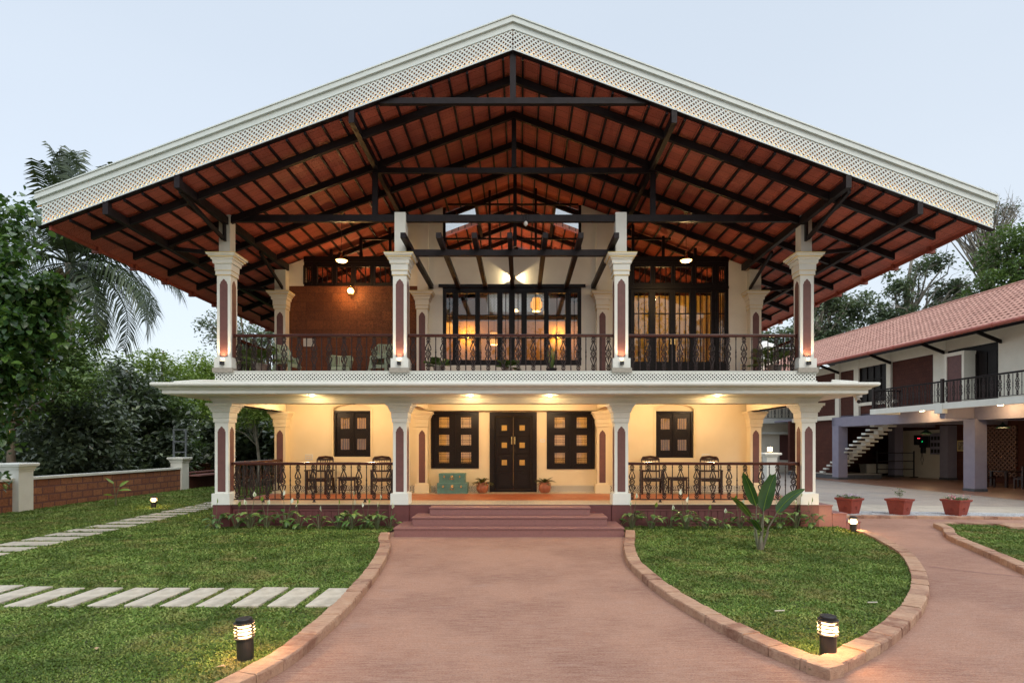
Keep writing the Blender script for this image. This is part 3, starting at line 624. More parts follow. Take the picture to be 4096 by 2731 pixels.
# bargeboard: two raking arms of pierced panels under a coping
Yb = 11.58; p = .092
bb = MB()
for sgn, ln in ((-1, 9.56), (1, 9.70)):
    Z = lambda x, z: z - TAN * abs(x)
    def raked(x0, x1, z0, z1, y0, y1, _s=sgn):
        bb.add([(XR + _s * x, yy, Z(x, z)) for yy in (y0, y1) for x, z in ((x0, z0), (x1, z0), (x1, z1), (x0, z1))], [(0, 1, 2, 3), (7, 6, 5, 4), (0, 4, 5, 1), (1, 5, 6, 2), (2, 6, 7, 3), (3, 7, 4, 0)])
    raked(0, ln, 10.33, 10.46, Yb, Yb + .05); raked(0, ln + .03, 10.455, 10.555, Yb - .05, Yb + .35); raked(0, ln + .02, 10.325, 10.337, Yb - .008, Yb + .03)
    raked(0, ln, 10.556, 10.58, Yb - .07, Yb + .45)
bargeo = H(bb, 'bargeboard', 'barge')
k = 0
for sgn, ln in ((-1, 9.56), (1, 9.70)):
    Z = lambda x, z: z - TAN * abs(x); x = 0
    for n in (26, 26, 26, 27):
        n = min(n, int((ln - x) / p)); b = MB()
        lattice(b, n, 4, p, .028, lambda a, c, yy, _x=x, _s=sgn: (XR + _s * (_x + a + .006), yy, 9.9446 + c - TAN * (_x + a)), Yb + .008, Yb + .024)
        x1 = x + n * p
        for z0, z1 in ((9.915, 9.9446), (10.3126, 10.326)):
            b.add([(XR + sgn * (xx + (.006 if xx == x else .004)), yy, z - TAN * xx) for yy in (Yb + .008, Yb + .024) for xx, z in ((x, z0), (x1, z0), (x1, z1), (x, z1))], [(0, 1, 2, 3), (7, 6, 5, 4), (0, 4, 5, 1), (1, 5, 6, 2), (2, 6, 7, 3), (3, 7, 4, 0)])
        H(b, 'fretwork_panel', 'barge', bargeo); x = x1
    b = MB(); b.add([(XR + sgn * xx, yy, z - TAN * xx) for yy in (Yb + .026, Yb + .075) for xx, z in ((.1, 9.925), (ln - .1, 9.925), (ln - .1, 9.94), (.1, 9.94))], [(0, 1, 2, 3), (7, 6, 5, 4), (0, 4, 5, 1), (1, 5, 6, 2), (2, 6, 7, 3), (3, 7, 4, 0)])
    H(b, 'led_strip', 'led', bargeo)
    b = MB(); b.add([(XR + sgn * xx, yy, z - TAN * xx) for yy in (Yb + .15, Yb + .17) for xx, z in ((.0, 9.93), (ln - .02, 9.93), (ln - .02, 10.32), (.0, 10.32))], [(0, 1, 2, 3), (7, 6, 5, 4), (0, 4, 5, 1), (1, 5, 6, 2), (2, 6, 7, 3), (3, 7, 4, 0)])
    H(b, 'hole_shade_board', M.setdefault('hole_shade', mat('brown_hole_shade', (.10, .045, .035), None, 4, .8)), bargeo)  # dark board added to stand in for the shade inside the fretwork holes
    b = MB(); b.add([(XR + sgn * xx, yy, z - TAN * xx) for yy in (Yb + .0, Yb + .125) for xx, z in ((.01, 9.898), (ln, 9.898), (ln, 9.913), (.01, 9.913))], [(0, 1, 2, 3), (7, 6, 5, 4), (0, 4, 5, 1), (1, 5, 6, 2), (2, 6, 7, 3), (3, 7, 4, 0)])
    H(b, 'drip_edge', 'steel', bargeo)
# fascia lattice of the upper floor edge
b = MB(); pp = .088; lattice(b, 160, 2, pp, .026, lambda a, c, yy: (-7.155 + a, yy, 3.475 + c), 13.487, 13.503)
b.box(-7.19, 6.955, 13.487, 13.503, 3.43, 3.4749); b.box(-7.19, 6.955, 13.487, 13.503, 3.6511, 3.69); b.box(-7.2, 6.96, 13.47, 13.7, 3.69, 3.705)
H(b, 'floor_edge_fretwork', 'white')
b = MB(); b.box(-7.15, 6.9, 13.60, 13.62, 3.44, 3.66); H(b, 'floor_edge_hole_shade', 'steel')  # dark sheet added behind the lattice so its holes read as shaded
# upper floor slab
b = MB(); b.box(-7.12, 6.92, 13.62, YB, 3.41, 3.668); H(b, 'upper_floor', 'terra')
# ---- roof: tiles above, embossed ceiling below, skylights left open
def slope(b, d0, d1, y0, y1, h0, h1, s):
    f = lambda d, h: 9.88 - TAN * d + h
    vs = [(XR + s * d, yy, f(d, h)) for yy in (y0, y1) for d, h in ((d0, h0), (d1, h0), (d1, h1), (d0, h1))]
    b.add(vs, [(0, 1, 2, 3), (7, 6, 5, 4), (0, 4, 5, 1), (1, 5, 6, 2), (2, 6, 7, 3), (3, 7, 4, 0)])
SK = [(1.25, 2.6, 17.65, 19.45), (1.25, 2.6, 22.0, 24.0)]
def pieces(): # d0,d1,y0,y1 rectangles around the skylights
    out = [(0, 1.25, 11.7, YB + .3), (2.6, 9.35, 11.7, YB + .3)]; y = 11.7
    for _, _, a, c in SK: out.append((1.25, 2.6, y, a)); y = c
    return out + [(1.25, 2.6, y, YB + .3)]
bt, bc = MB(), MB()
for s in (-1, 1):
    for d0, d1, y0, y1 in pieces(): slope(bc, d0, d1, y0, y1, 0, .05, s); slope(bt, d0, d1, y0, y1, .052, .17, s)
roof = H(bt, 'roof', 'rooftile'); H(bc, 'ceiling_tiles', 'ceil', roof)
for s in (-1, 1):
    for d0, d1, y0, y1 in SK:
        b = MB(); slope(b, d0 - .05, d1 + .05, y0 - .05, y1 + .05, .175, .185, s); H(b, 'skylight', M.setdefault('skyglass', glass('skylight_glass', (.98, .98, .98), -.03)), roof)
    b = MB(); f = 9.88 - TAN * 9.35
    b.box(*sorted((XR + s * 9.351, XR + s * 9.39)), 11.66, YB + .3, f - .08, f + .20)
    for k in range(13): b.box(*sorted((XR + s * 9.30, XR + s * 9.45)), 12.9 + k * 1.25, 12.98 + k * 1.25, f - .13, f + .02)
    b.tube([(XR + s * 9.46, 11.66, f + .12), (XR + s * 9.46, YB + .3, f + .08)], .07, 8); H(b, 'eaves_gutter', M.setdefault('gutter', mat('red_gutter', (.30, .07, .045), None, 5, .5, .1)), roof)
# rafters, battens, purlins
for k in range(12):
    y = 12.27 + 1.33 * k
    for s in (-1, 1):
        b = MB(); spans = ((0, 8.97),) if not any(c[2] < y < c[3] for c in SK) else ((0, 1.25), (2.6, 8.97))
        for d0, d1 in spans: b.bar((XR + s * d0, y, 9.755 - TAN * d0), (XR + s * d1, y, 9.755 - TAN * d1), .085, .155)
        if len(spans) > 1:
            b.box(XR + s * 1.21 - .04, XR + s * 1.21 + .04, y - 1.3, y + 1.3, 9.70 - TAN * 1.21, 9.83 - TAN * 1.21); b.box(XR + s * 2.64 - .04, XR + s * 2.64 + .04, y - 1.3, y + 1.3, 9.70 - TAN * 2.64, 9.83 - TAN * 2.64)
        H(b, 'rafter', 'steel', roof)
d = .2
while d < 9.3:
    for s in (-1, 1):
        b = MB(); z = 9.855 - TAN * d
        if 1.2 < d < 2.6:
            for y0, y1 in ((11.66, 17.65), (19.45, 22.0), (24.0, YB)): b.box(XR + s * d - .022, XR + s * d + .022, y0, y1, z - .03, z + .02)
        else: b.box(XR + s * d - .022, XR + s * d + .022, 11.66, YB, z - .03, z + .02)
        H(b, 'batten', 'steel', roof)
    d += .365
for s in (-1, 1):
    for d, hh in ((3.25, .175), (6.76, .175), (8.2, .165)):
        z = 9.745 - TAN * d; b = MB(); b.box(XR + s * d - .055, XR + s * d + .055, 11.70, YB, z - hh / 2, z + hh / 2); b.box(XR + s * d - .055, XR + s * d + .055, 11.585, 11.699, z - hh / 2, z + .17); H(b, 'purlin', 'steel', roof)
for a, c in (((11.60), (11.9)),):
    b = MB()
    f0, f1 = 8.87, 8.99; hw0 = (9.88 - f1) / TAN + .05
    b.prism([(XR - hw0, f1), (XR - hw0 - .3, f0), (XR + hw0 + .3, f0), (XR + hw0, f1)], 11.64, 11.74); H(b, 'gable_tie', 'steel', roof)
    b = MB(); b.box(XR - .06, XR + .06, 11.65, 11.75, f1, 9.95); H(b, 'king_post', 'steel', roof)
# truss in the column plane
b = MB(); b.box(-6.85, 6.62, 13.60, 13.70, 7.25, 7.41); H(b, 'tie_beam', 'steel', roof)
b = MB(); b.box(XR - 3.3, XR + 3.3, 13.60, 13.68, 8.40, 8.52); H(b, 'collar_beam', 'steel', roof)
b = MB(); b.box(XR - .055, XR + .055, 13.58, 13.69, 8.52, 9.7); H(b, 'king_post', 'steel', roof)
for s in (-1, 1):
    b = MB(); b.box(XR + s * 3.29 - .065, XR + s * 3.29 + .065, 13.62, 13.68, 7.41, 8.46); H(b, 'queen_post', 'steel', roof)
b = MB(); b.box(XR - .05, XR + .05, 16.3, 16.4, 7.6, 9.7); H(b, 'king_post', 'steel', roof)
# brackets by the outer columns
for s, x in ((-1, -6.95), (1, 6.72)):
    for y in (13.66, 16.98):
        xo = x + s * .13
        if y < 15:
            b = MB(); b.box(x + (.0 if s < 0 else -.05), x + (.05 if s < 0 else 0), 13.44, 13.528, 6.75, 7.3)
            b.bar((x, 13.46, 6.80), (x + s * .02, 11.8, 7.17), .07, .08); H(b, 'bracket', 'steel', roof)
        b = MB(); b.bar((xo, y, 6.50), (x + s * 1.25, y, 6.62), .06, .09); H(b, 'strut', 'steel', roof)
        if y > 15:
            b = MB(); b.bar((x - s * .0, y - .12, 6.55), (x, y - 1.6, 7.12), .06, .08); H(b, 'bracket', 'steel', roof)
# ------------------------------------------------------------------ walls with openings
def wall(b, x0, x1, z0, z1, y0, y1, ops):
    xs = sorted({x0, x1, *[o[0] for o in ops], *[o[1] for o in ops]}); zs = sorted({z0, z1, *[o[2] for o in ops], *[o[3] for o in ops]})
    for i in range(len(xs) - 1):
        for j in range(len(zs) - 1):
            cx, cz = (xs[i] + xs[i + 1]) / 2, (zs[j] + zs[j + 1]) / 2
            if any(o[0] < cx < o[1] and o[2] < cz < o[3] for o in ops): continue
            b.box(xs[i], xs[i + 1], y0, y1, zs[j], zs[j + 1])
DOOR = (-.91, .49, .585, 2.95)
WL = (-2.65, -1.228, 1.285, 2.965); WR = (.785, 2.215, 1.265, 2.965)
AL = (-5.56, -4.45, 1.63, 3.0); AR = (4.03, 5.16, 1.60, 3.0)
b = MB(); wall(b, -7.1, 7.0, ZF, 3.30, YW, YW + .25, [DOOR, WL, WR, (*AL[:3], 3.19), (*AR[:3], 3.19)])
for A in (AL, AR):   # segmental arch heads
    n = 10; xa, xb = A[0], A[1]; c = (xa + xb) / 2; hw = (xb - xa) / 2
    arc = [(c - hw * math.cos(math.pi * i / n), 3.03 + .155 * math.sin(math.pi * i / n)) for i in range(n + 1)]
    b.prism([(xa, 3.10)] + arc + [(xb, 3.10)], YW + .001, YW + .249) if False else None
    for i in range(n): b.prism([arc[i], arc[i + 1], (arc[i + 1][0], 3.1905), (arc[i][0], 3.1905)], YW, YW + .25)
    b.box(xa, xb, YW + .16, YW + .24, 2.99, 3.19)
# raised band round each arched opening
H(b, 'ground_floor_wall', 'cream')
for A in (AL, AR):
    b = MB(); n = 12; xa, xb = A[0] - .05, A[1] + (.05); c = (xa + xb) / 2; hw = (xb - xa) / 2
    for r_, s_ in ((0, 1),):
        pts = [(xa, A[2] - .04)] + [(c - hw * math.cos(math.pi * i / n), 3.03 + .185 * math.sin(math.pi * i / n)) for i in range(n + 1)] + [(xb, A[2] - .04)]
        for i in range(len(pts) - 1):
            b.bar((pts[i][0], YW - .012, pts[i][1]), (pts[i + 1][0], YW - .012, pts[i + 1][1]), .026, .03, up=(0, 1, 0), cut=False)
    H(b, 'arch_moulding', 'cream')
b = MB(); b.box(-7.1, -.93, YW - .012, YW, .588, .78); b.box(.51, 7.0, YW - .012, YW, .588, .78); H(b, 'skirting', 'border')
b = MB(); b.box(-7.1, -6.85, YW + .25, YB, ZF, 3.40); b.box(6.75, 7.0, YW + .25, YB, ZF, 3.40); b.box(-7.1, 7.0, YB - .2, YB, ZF, 6.6); H(b, 'side_walls', 'upper')
# rooms behind the ground floor windows
b = MB(); b.box(-6.85, 6.75, 20.0, 20.1, ZF, 3.3); b.box(-3.3, -3.2, YW + .25, 20, ZF, 3.3); b.box(2.7, 2.8, YW + .25, 20, ZF, 3.3); b.box(-6.85, 6.75, YW + .25, 20, 3.30, 3.40); H(b, 'inner_walls', 'cream')
# front door
X0, X1, Z0, Z1 = DOOR
b = MB(); b.box(X0, X0 + .13, YW - .03, YW + .12, Z0, Z1); b.box(X1 - .13, X1, YW - .03, YW + .12, Z0, Z1); b.box(X0 + .13, X1 - .13, YW - .03, YW + .12, Z1 - .13, Z1); b.box(X0 + .13, X1 - .13, YW - .03, YW + .12, Z0, Z0 + .07)
b.box(X0 + .13, X0 + .17, YW + .0, YW + .12, Z0 + .07, Z1 - .13); b.box(X1 - .17, X1 - .13, YW, YW + .12, Z0 + .07, Z1 - .13)
dr = H(b, 'door', 'wood', bevel=.004); cx = (X0 + X1) / 2
for s in (-1, 1):
    b = MB(); xa, xb = (X0 + .172, cx - .003) if s < 0 else (cx + .003, X1 - .172)
    b.box(xa, xb, YW + .05, YW + .1, Z0 + .075, Z1 - .135); w_ = xb - xa; m_ = (xa + xb) / 2
    zb = Z0 + .62; th = .006
    for k in range(3):
        a, c = zb + k * .515, zb + (k + 1) * .515 - .01; i0, i1 = xa + .05, xb - .05
        for p_, q_ in (((i0, a), (i1, a)), ((i0, c), (i1, c)), ((i0, a), (i0, c)), ((i1, a), (i1, c)), ((i0, a), (m_ - .08, (a + c) / 2 - .08)), ((i1, a), (m_ + .08, (a + c) / 2 - .08)), ((i0, c), (m_ - .08, (a + c) / 2 + .08)), ((i1, c), (m_ + .08, (a + c) / 2 + .08))):
            b.bar((p_[0], YW + .048, p_[1]), (q_[0], YW + .048, q_[1]), .008, .010, up=(0, 1, 0), cut=False)
    b.box(xa + .05, xb - .05, YW + .035, YW + .05, Z0 + .13, Z0 + .56); b.box(xa + .085, xb - .085, YW + .022, YW + .035, Z0 + .165, Z0 + .525)
    H(b, 'door_leaf', 'wood', dr, bevel=.005)
    for k in range(3):
        zc = zb + k * .515 + .2525; b = MB(); b.box(m_ - .078, m_ + .078, YW + .036, YW + .05, zc - .078, zc + .078)
        b.lathe([(.05, 0), (.05, .006), (.02, .008), (.018, .012)], (0, 0, 0), 10) if False else None
        for rr_ in (.055, .03): b.tube([(m_ + rr_ * math.cos(t * math.pi / 6), YW + .034, zc + rr_ * math.sin(t * math.pi / 6)) for t in range(13)], .005, 4)
        H(b, 'brass_inlay', M.setdefault('inlay', mat('yellow_brass_inlay', (.62, .40, .10), (.4, .24, .06), 60, .35, .3, 120)), dr)
    b = MB(); b.box(cx + s * .045 - .017, cx + s * .045 + .017, YW + .0, YW + .03, 2.0, 2.23); b.box(cx + s * .045 - .01, cx + s * .045 + .01, YW + .03, YW + .05, 2.01, 2.04); b.box(cx + s * .045 - .01, cx + s * .045 + .01, YW + .03, YW + .05, 2.19, 2.22)
    H(b, 'door_handle', 'brass', dr, bevel=.003)
def casement(W_, cols, rows, pw, bars, y=YW, border=.06, name='window', slat=False):
    X0, X1, Z0, Z1 = W_; b = MB(); y0, y1 = y + .01, y + .09
    wo = [(0, 0, 0, 0)]
    cw = (X1 - X0 - 2 * border) / cols; ch = (Z1 - Z0 - 2 * border) / rows; ops = []
    for i in range(cols):
        for j in range(rows):
            xc = X0 + border + (i + .5) * cw; zc = Z0 + border + (j + .5) * ch; ops.append((xc - pw[0] / 2, xc + pw[0] / 2, zc - pw[1] / 2, zc + pw[1] / 2))
    wall(b, X0 + border, X1 - border, Z0 + border, Z1 - border, y0 + .02, y1 - .02, ops)
    b.box(X0, X1, y0 - .03, y1, Z1 - border, Z1); b.box(X0, X1, y0 - .03, y1, Z0, Z0 + border); b.box(X0, X0 + border, y0 - .03, y1, Z0 + border, Z1 - border); b.box(X1 - border, X1, y0 - .03, y1, Z0 + border, Z1 - border)
    for i in range(1, cols): xx = X0 + border + i * cw; b.box(xx - .022, xx + .022, y0 - .005, y0 + .02, Z0 + border, Z1 - border)
    for i in range(cols):     # mitred joints scored on each panel
        for j in range(rows):
            a0, a1, c0, c1 = X0 + border + i * cw + .03, X0 + border + (i + 1) * cw - .03, Z0 + border + j * ch + .012, Z0 + border + (j + 1) * ch - .012; o = ops[i * rows + j]
            for p_, q_ in (((a0, c0), (o[0], o[2])), ((a1, c0), (o[1], o[2])), ((a0, c1), (o[0], o[3])), ((a1, c1), (o[1], o[3])), ((a0, c0), (a1, c0)), ((a0, c1), (a1, c1))):
                b.bar((p_[0], y0 + .018, p_[1]), (q_[0], y0 + .018, q_[1]), .007, .008, up=(0, 1, 0), cut=False)
    f = H(b, name, 'wood')
    for o in ops:
        g = MB(); g.box(o[0], o[1], y0 + .035, y0 + .039, o[2], o[3]); H(g, 'pane', 'glass', f)
    g = MB()
    for o in ops:
        for t in bars[0]: xx = o[0] + t * (o[1] - o[0]); g.box(xx - .006, xx + .006, y0 + .07, y0 + .085, o[2] - .02, o[3] + .02)
        for t in bars[1]: zz = o[2] + t * (o[3] - o[2]); g.box(o[0] - .02, o[1] + .02, y0 + .086, y0 + .096, zz - .006, zz + .006)
    H(g, 'window_bars', 'steel', f)
    return f
for W_ in (WL, WR): casement(W_, 2, 3, (.30, .31), ((.15, .85), (.06, .34, .5, .85)))
for W_ in ((AL[0], AL[1], AL[2], 3.0), (AR[0], AR[1], AR[2], 2.99)): casement(W_, 2, 2, (.27, .32), ((.25, .5, .75), ()), y=YW + .12)
# curtains inside the arched windows
for A in (AL, AR):
    b = MB(); n = 40; xs = np.linspace(A[0] - .1, A[1] + .1, n); v = []
    for x in xs: y = YW + .42 + .03 * math.sin(x * 55); v += [(x, y, A[2] - .3), (x, y, 3.1)]
    b.add(v, [(2 * i, 2 * i + 2, 2 * i + 3, 2 * i + 1) for i in range(n - 1)]); H(b, 'curtain', 'curtain', smooth=True)
# ------------------------------------------------------------------ upper wall
def zr(x, dz=-.06): return 9.88 - TAN * abs(x - XR) + dz
LX0, LX1 = -6.9, -3.04
b = MB(); b.box(LX0, LX1, YW, YW + .2, ZU, 6.69); H(b, 'laterite_wall', 'laterite')
CW = (-2.30, 1.81, 4.34, 6.645)
b = MB(); wall(b, -3.04, 2.82, ZU, 6.69, YW - .02, YW + .2, [CW]); wall(b, -3.36, 2.82, 6.69, 7.56, YW - .02, YW + .2, [])
for xa, xb in ((-3.36, -2.3), (1.81, 2.82)): b.prism([(xa, 7.56), (xb, 7.56), (xb, zr(xb)), (xa, zr(xa))], YW - .02, YW + .2)
for xa, xb in ((-3.03, -2.71), (2.24, 2.56)): b.prism([(xa, 6.43), (xb, 6.43), (xb, zr(xb, -.2)), (xa, zr(xa, -.2))], YW - .14, YW - .02)
H(b, 'upper_wall', 'upper')
for xa, xb in ((-6.94, -6.42), (6.18, 6.95)):
    b = MB(); b.prism([(xa, 6.69 if xa < 0 else ZU), (xb, 6.69 if xa < 0 else ZU), (xb, zr(xb)), (xa, zr(xa))], YW - .02, YW + .2)
    H(b, 'corner_pier', 'upper')
def glazed(name, X0, X1, Z0, Z1, cols, rowz, fr=.07, y=YW, sub=None, mullw=None, parent=None, glassm='glass'):
    """framed lights: cols = list of (x0,x1) panes, rowz = glazing bar heights"""
    b = MB(); wall(b, X0, X1, Z0, Z1, y - .01, y + .09, [(a, c, rowz[0], rowz[-1]) for a, c in cols])
    for a, c in cols:
        for z in rowz[1:-1]: b.box(a, c, y + .01, y + .06, z - .014, z + .014)
        for t in (sub or ()): xx = a + (c - a) * t; b.box(xx - .010, xx + .010, y + .015, y + .055, rowz[0], rowz[-1])
    for a, c in cols:     # proud stiles
        b.box(a - .035, a - .004, y - .03, y - .01, rowz[0] - .05, rowz[-1] + .04); b.box(c + .004, c + .035, y - .03, y - .01, rowz[0] - .05, rowz[-1] + .04)
    f = H(b, name, 'wood', parent)
    for a, c in cols:
        g = MB(); g.box(a - .005, c + .005, y + .032, y + .036, rowz[0] - .005, rowz[-1] + .005); H(g, 'pane', glassm, f)
    return f
ux = lambda x3: (861.3 + x3 * .29296 - 1195) / 77.37
cols = [(ux(a), ux(c)) for a, c in ((558, 608), (653, 785), (822, 958), (1000, 1050), (1096, 1147), (1190, 1325), (1362, 1492), (1536, 1588))]
f = glazed('window', *CW, cols, [4.50, 5.15, 5.83, 6.48], sub=(.5,))
b = MB(); b.box(-2.42, 1.93, YW - .07, YW - .02, 6.645, 6.73); H(b, 'window_lintel', 'wood', f)
# central gable glazing
b = MB(); b.box(-2.3, 1.81, YW - .03, YW + .06, 7.56, 7.64); b.box(-2.3, -2.22, YW, YW + .06, 7.64, zr(-2.3)); b.box(1.73, 1.81, YW, YW + .06, 7.64, zr(1.81))
for x in (-.91, .46): b.box(x - .035, x + .035, YW, YW + .05, 7.64, zr(x))
for z in (8.1, 8.6, 9.12): b.box(-2.22, 1.73, YW + .005, YW + .045, z - .025, z + .025)
f = H(b, 'gable_window', 'wood')
g = MB(); g.prism([(-2.25, 7.6), (1.76, 7.6), (1.76, zr(1.76)), (XR, zr(XR)), (-2.25, zr(-2.25))], YW + .05, YW + .054); H(g, 'pane', 'glass_clear', f)
# side clerestories and french doors
cl = lambda x2: (401.95 + x2 * .27463 - 1195) / 77.37
cols = [(cl(a), cl(c)) for a, c in ((1085, 1138), (1190, 1308), (1352, 1470), (1510, 1632), (1672, 1800))]
f = glazed('clerestory', -6.42, -3.36, 6.69, 7.56, cols, [6.79, 7.26], sub=(.34, .67))
b = MB(); b.box(-6.42, -3.36, YW - .04, YW - .01, 7.40, 7.56)
def gable_side(b, x0, x1, xs, zrow):
    for x in xs: b.box(x - .04, x + .04, YW, YW + .06, 7.56, zr(x))
    z = zrow; xa, xb = (x0, x1)
    lim = (9.82 - z) / TAN; b.box(max(xa, XR - lim), min(xb, XR + lim), YW + .005, YW + .05, z - .03, z + .03)
gable_side(b, -6.42, -3.36, (-6.36, -5.62, -4.74, -3.87, -3.40), 8.1); H(b, 'gable_bars', 'wood', f)
g = MB(); g.prism([(-6.4, 7.57), (-3.37, 7.57), (-3.37, zr(-3.37)), (-6.4, zr(-6.4))], YW + .06, YW + .064); H(g, 'pane', 'glass_clear', f)
cr = lambda x4: (1378 + x4 * .27463 - 1195) / 77.37
cols = [(cr(a), cr(c)) for a, c in ((290, 425), (465, 598), (632, 768), (808, 942), (995, 1046))]
f = glazed('clerestory', 2.82, 6.18, 6.60, 7.56, cols, [6.79, 7.26], sub=(.34, .67))
b = MB(); b.box(2.82, 6.18, YW - .04, YW - .01, 7.40, 7.56); gable_side(b, 2.82, 6.18, (2.86, 3.35, 4.25, 5.20, 6.14), 8.1); H(b, 'gable_bars', 'wood', f)
g = MB(); g.prism([(2.83, 7.57), (6.17, 7.57), (6.17, zr(6.17)), (2.83, zr(2.83))], YW + .06, YW + .064); H(g, 'pane', 'glass_clear', f)
cols = [(cr(a), cr(c)) for a, c in ((288, 410), (464, 580), (632, 752), (806, 930), (995, 1046))]
f = glazed('french_door', 2.82, 6.18, ZU, 6.60, cols, [4.45, 5.17, 5.88, 6.50], sub=(.30, .72))
b = MB(); b.box(2.82, 6.18, YW - .05, YW - .012, 6.60, 6.68); b.box(cr(255), cr(268), YW - .05, YW - .01, ZU, 6.60); b.box(cr(960), cr(980), YW - .05, YW - .01, ZU, 6.60); H(b, 'door_frame', 'wood', f)
for a in (590, 622): b = MB(); b.box(cr(a) - .015, cr(a) + .015, YW - .06, YW - .03, 4.95, 5.12); H(b, 'door_handle', 'brass', f)
# interior partitions, rear gable with pierced vent
b = MB(); b.box(-3.05, -2.95, YW + .2, YB, ZU, 6.6); b.box(2.5, 2.6, YW + .2, YB, ZU, 6.6); b.box(2.6, 6.8, 20.5, 20.6, ZU, 6.6)
b.box(-7.1, -6.9, YW + .2, YB, ZU, 7.2); b.box(6.75, 6.95, YW + .2, YB, ZU, 7.2); H(b, 'inner_walls', 'cream')
b = MB(); b.box(-2.95, 2.5, 21.5, 21.6, ZU, 6.6); b.box(-2.95, -2.9, YW + .2, 21.5, ZU, 6.6); b.box(2.45, 2.5, YW + .2, 21.5, ZU, 6.6); H(b, 'inner_walls', M.setdefault('hallwall', mat('ochre_hall_wall', (.55, .34, .12), None, 3, .7)))
b = MB(); b.prism([(-7.1, 6.6), (7.0, 6.6), (7.0, zr(7.0)), (1.4, zr(1.4)), (1.4, 8.4), (-1.6, 8.4), (-1.6, zr(-1.6)), (-7.1, zr(-7.1))], YB - .2, YB); H(b, 'rear_gable_wall', 'upper')
b = MB(); lattice(b, 20, 6, .15, .045, lambda a, c, yy: (-1.6 + a, yy, 8.41 + c), YB - .1, YB - .06); H(b, 'gable_fretwork', 'white')
b = MB(); n = 130; v = []
for x in np.linspace(2.75, 6.6, n): v += [(x, YW + .55 + .045 * math.sin(x * 38), ZU + .02), (x, YW + .55 + .045 * math.sin(x * 38), 6.55)]
b.add(v, [(2 * i, 2 * i + 2, 2 * i + 3, 2 * i + 1) for i in range(n - 1)]); H(b, 'curtain', 'curtain', smooth=True)
# pergola over the central balcony
b = MB(); b.box(-2.695, 2.24, 13.64, 13.76, 6.46, 6.60)
pg = H(b, 'pergola_beam', 'steel')
for k in range(7):
    x = -2.63 + k * .798; b = MB(); b.box(x - .058, x + .058, 12.9, YW - .02, 6.605, 6.73); H(b, 'pergola_rafter', 'steel', pg, bevel=.003)
# ------------------------------------------------------------------ railings
def poly_tube(b, pts, r, n=4): b.tube([(x, 0, z) for x, z in pts], r, n)
def arcp(cx, cz, r, a0, a1, n=6, sx=1): return [(sx * (cx + r * math.cos(R(a0 + (a1 - a0) * i / n))), cz + r * math.sin(R(a0 + (a1 - a0) * i / n))) for i in range(n + 1)]
def make_ornate(h):
    b = MB(); k = h / .80
    for s in (-1, 1):
        for m_ in (1, -1):       # mirrored about the middle
            T = lambda pts: [(s * x, h / 2 + m_ * z * k) for x, z in pts]
            poly_tube(b, T([(.0, .30), (.022, .24), (.052, .17), (.066, .125), (.064, .095), (.045, .078), (.022, .082)]), .0155)
            poly_tube(b, T([(.0, .285), (.03, .265), (.042, .285), (.03, .305), (.014, .30)]), .012)
            poly_tube(b, T([(0, .30), (.03, .322), (.045, .345), (.036, .368), (.018, .36), (.012, .345)]), .0125)
            poly_tube(b, T([(0, .325), (.018, .375), (.030, .388), (.018, .398), (0, .385)]), .009)
        poly_tube(b, [(s * x, h / 2 + z) for x, z in arcp(0, 0, .060, -90, 90, 7)], .0135)
        poly_tube(b, [(s * x, h / 2 + z) for x, z in ((0, 0), (.02, .03), (.04, .02), (.03, 0), (.04, -.02), (.02, -.03), (0, 0))], .009)
    for m_ in (1, -1):           # the little bunch of leaves inside each drop
        for z, w_ in ((.085, .016), (.105, .026), (.125, .022), (.15, .016), (.175, .009)): b.box(-w_, w_, -.007, .007, h / 2 + m_ * z * k - .008, h / 2 + m_ * z * k + .008)
        b.box(-.004, .004, -.006, .006, *sorted((h / 2 + m_ * .06 * k, h / 2 + m_ * .2 * k)))
    b.box(-.009, .009, -.008, .008, 0, .03); b.box(-.009, .009, -.008, .008, h - .03, h)
    me = b.build('baluster', 'iron'); d = me.data; bpy.data.objects.remove(me); return d
def make_plain(h):
    b = MB(); b.lathe([(.012, 0), (.012, .04), (.019, .05), (.012, .065), (.012, h * .33), (.018, h * .34), (.012, h * .36), (.020, h * .42), (.012, h * .46), (.020, h * .47), (.012, h * .49), (.020, h * .55), (.011, h * .60), (.018, h * .61), (.012, h * .63), (.012, h - .07), (.019, h - .055), (.012, h - .04), (.012, h)], n=6)
    me = b.build('baluster', 'iron'); d = me.data; bpy.data.objects.remove(me); return d
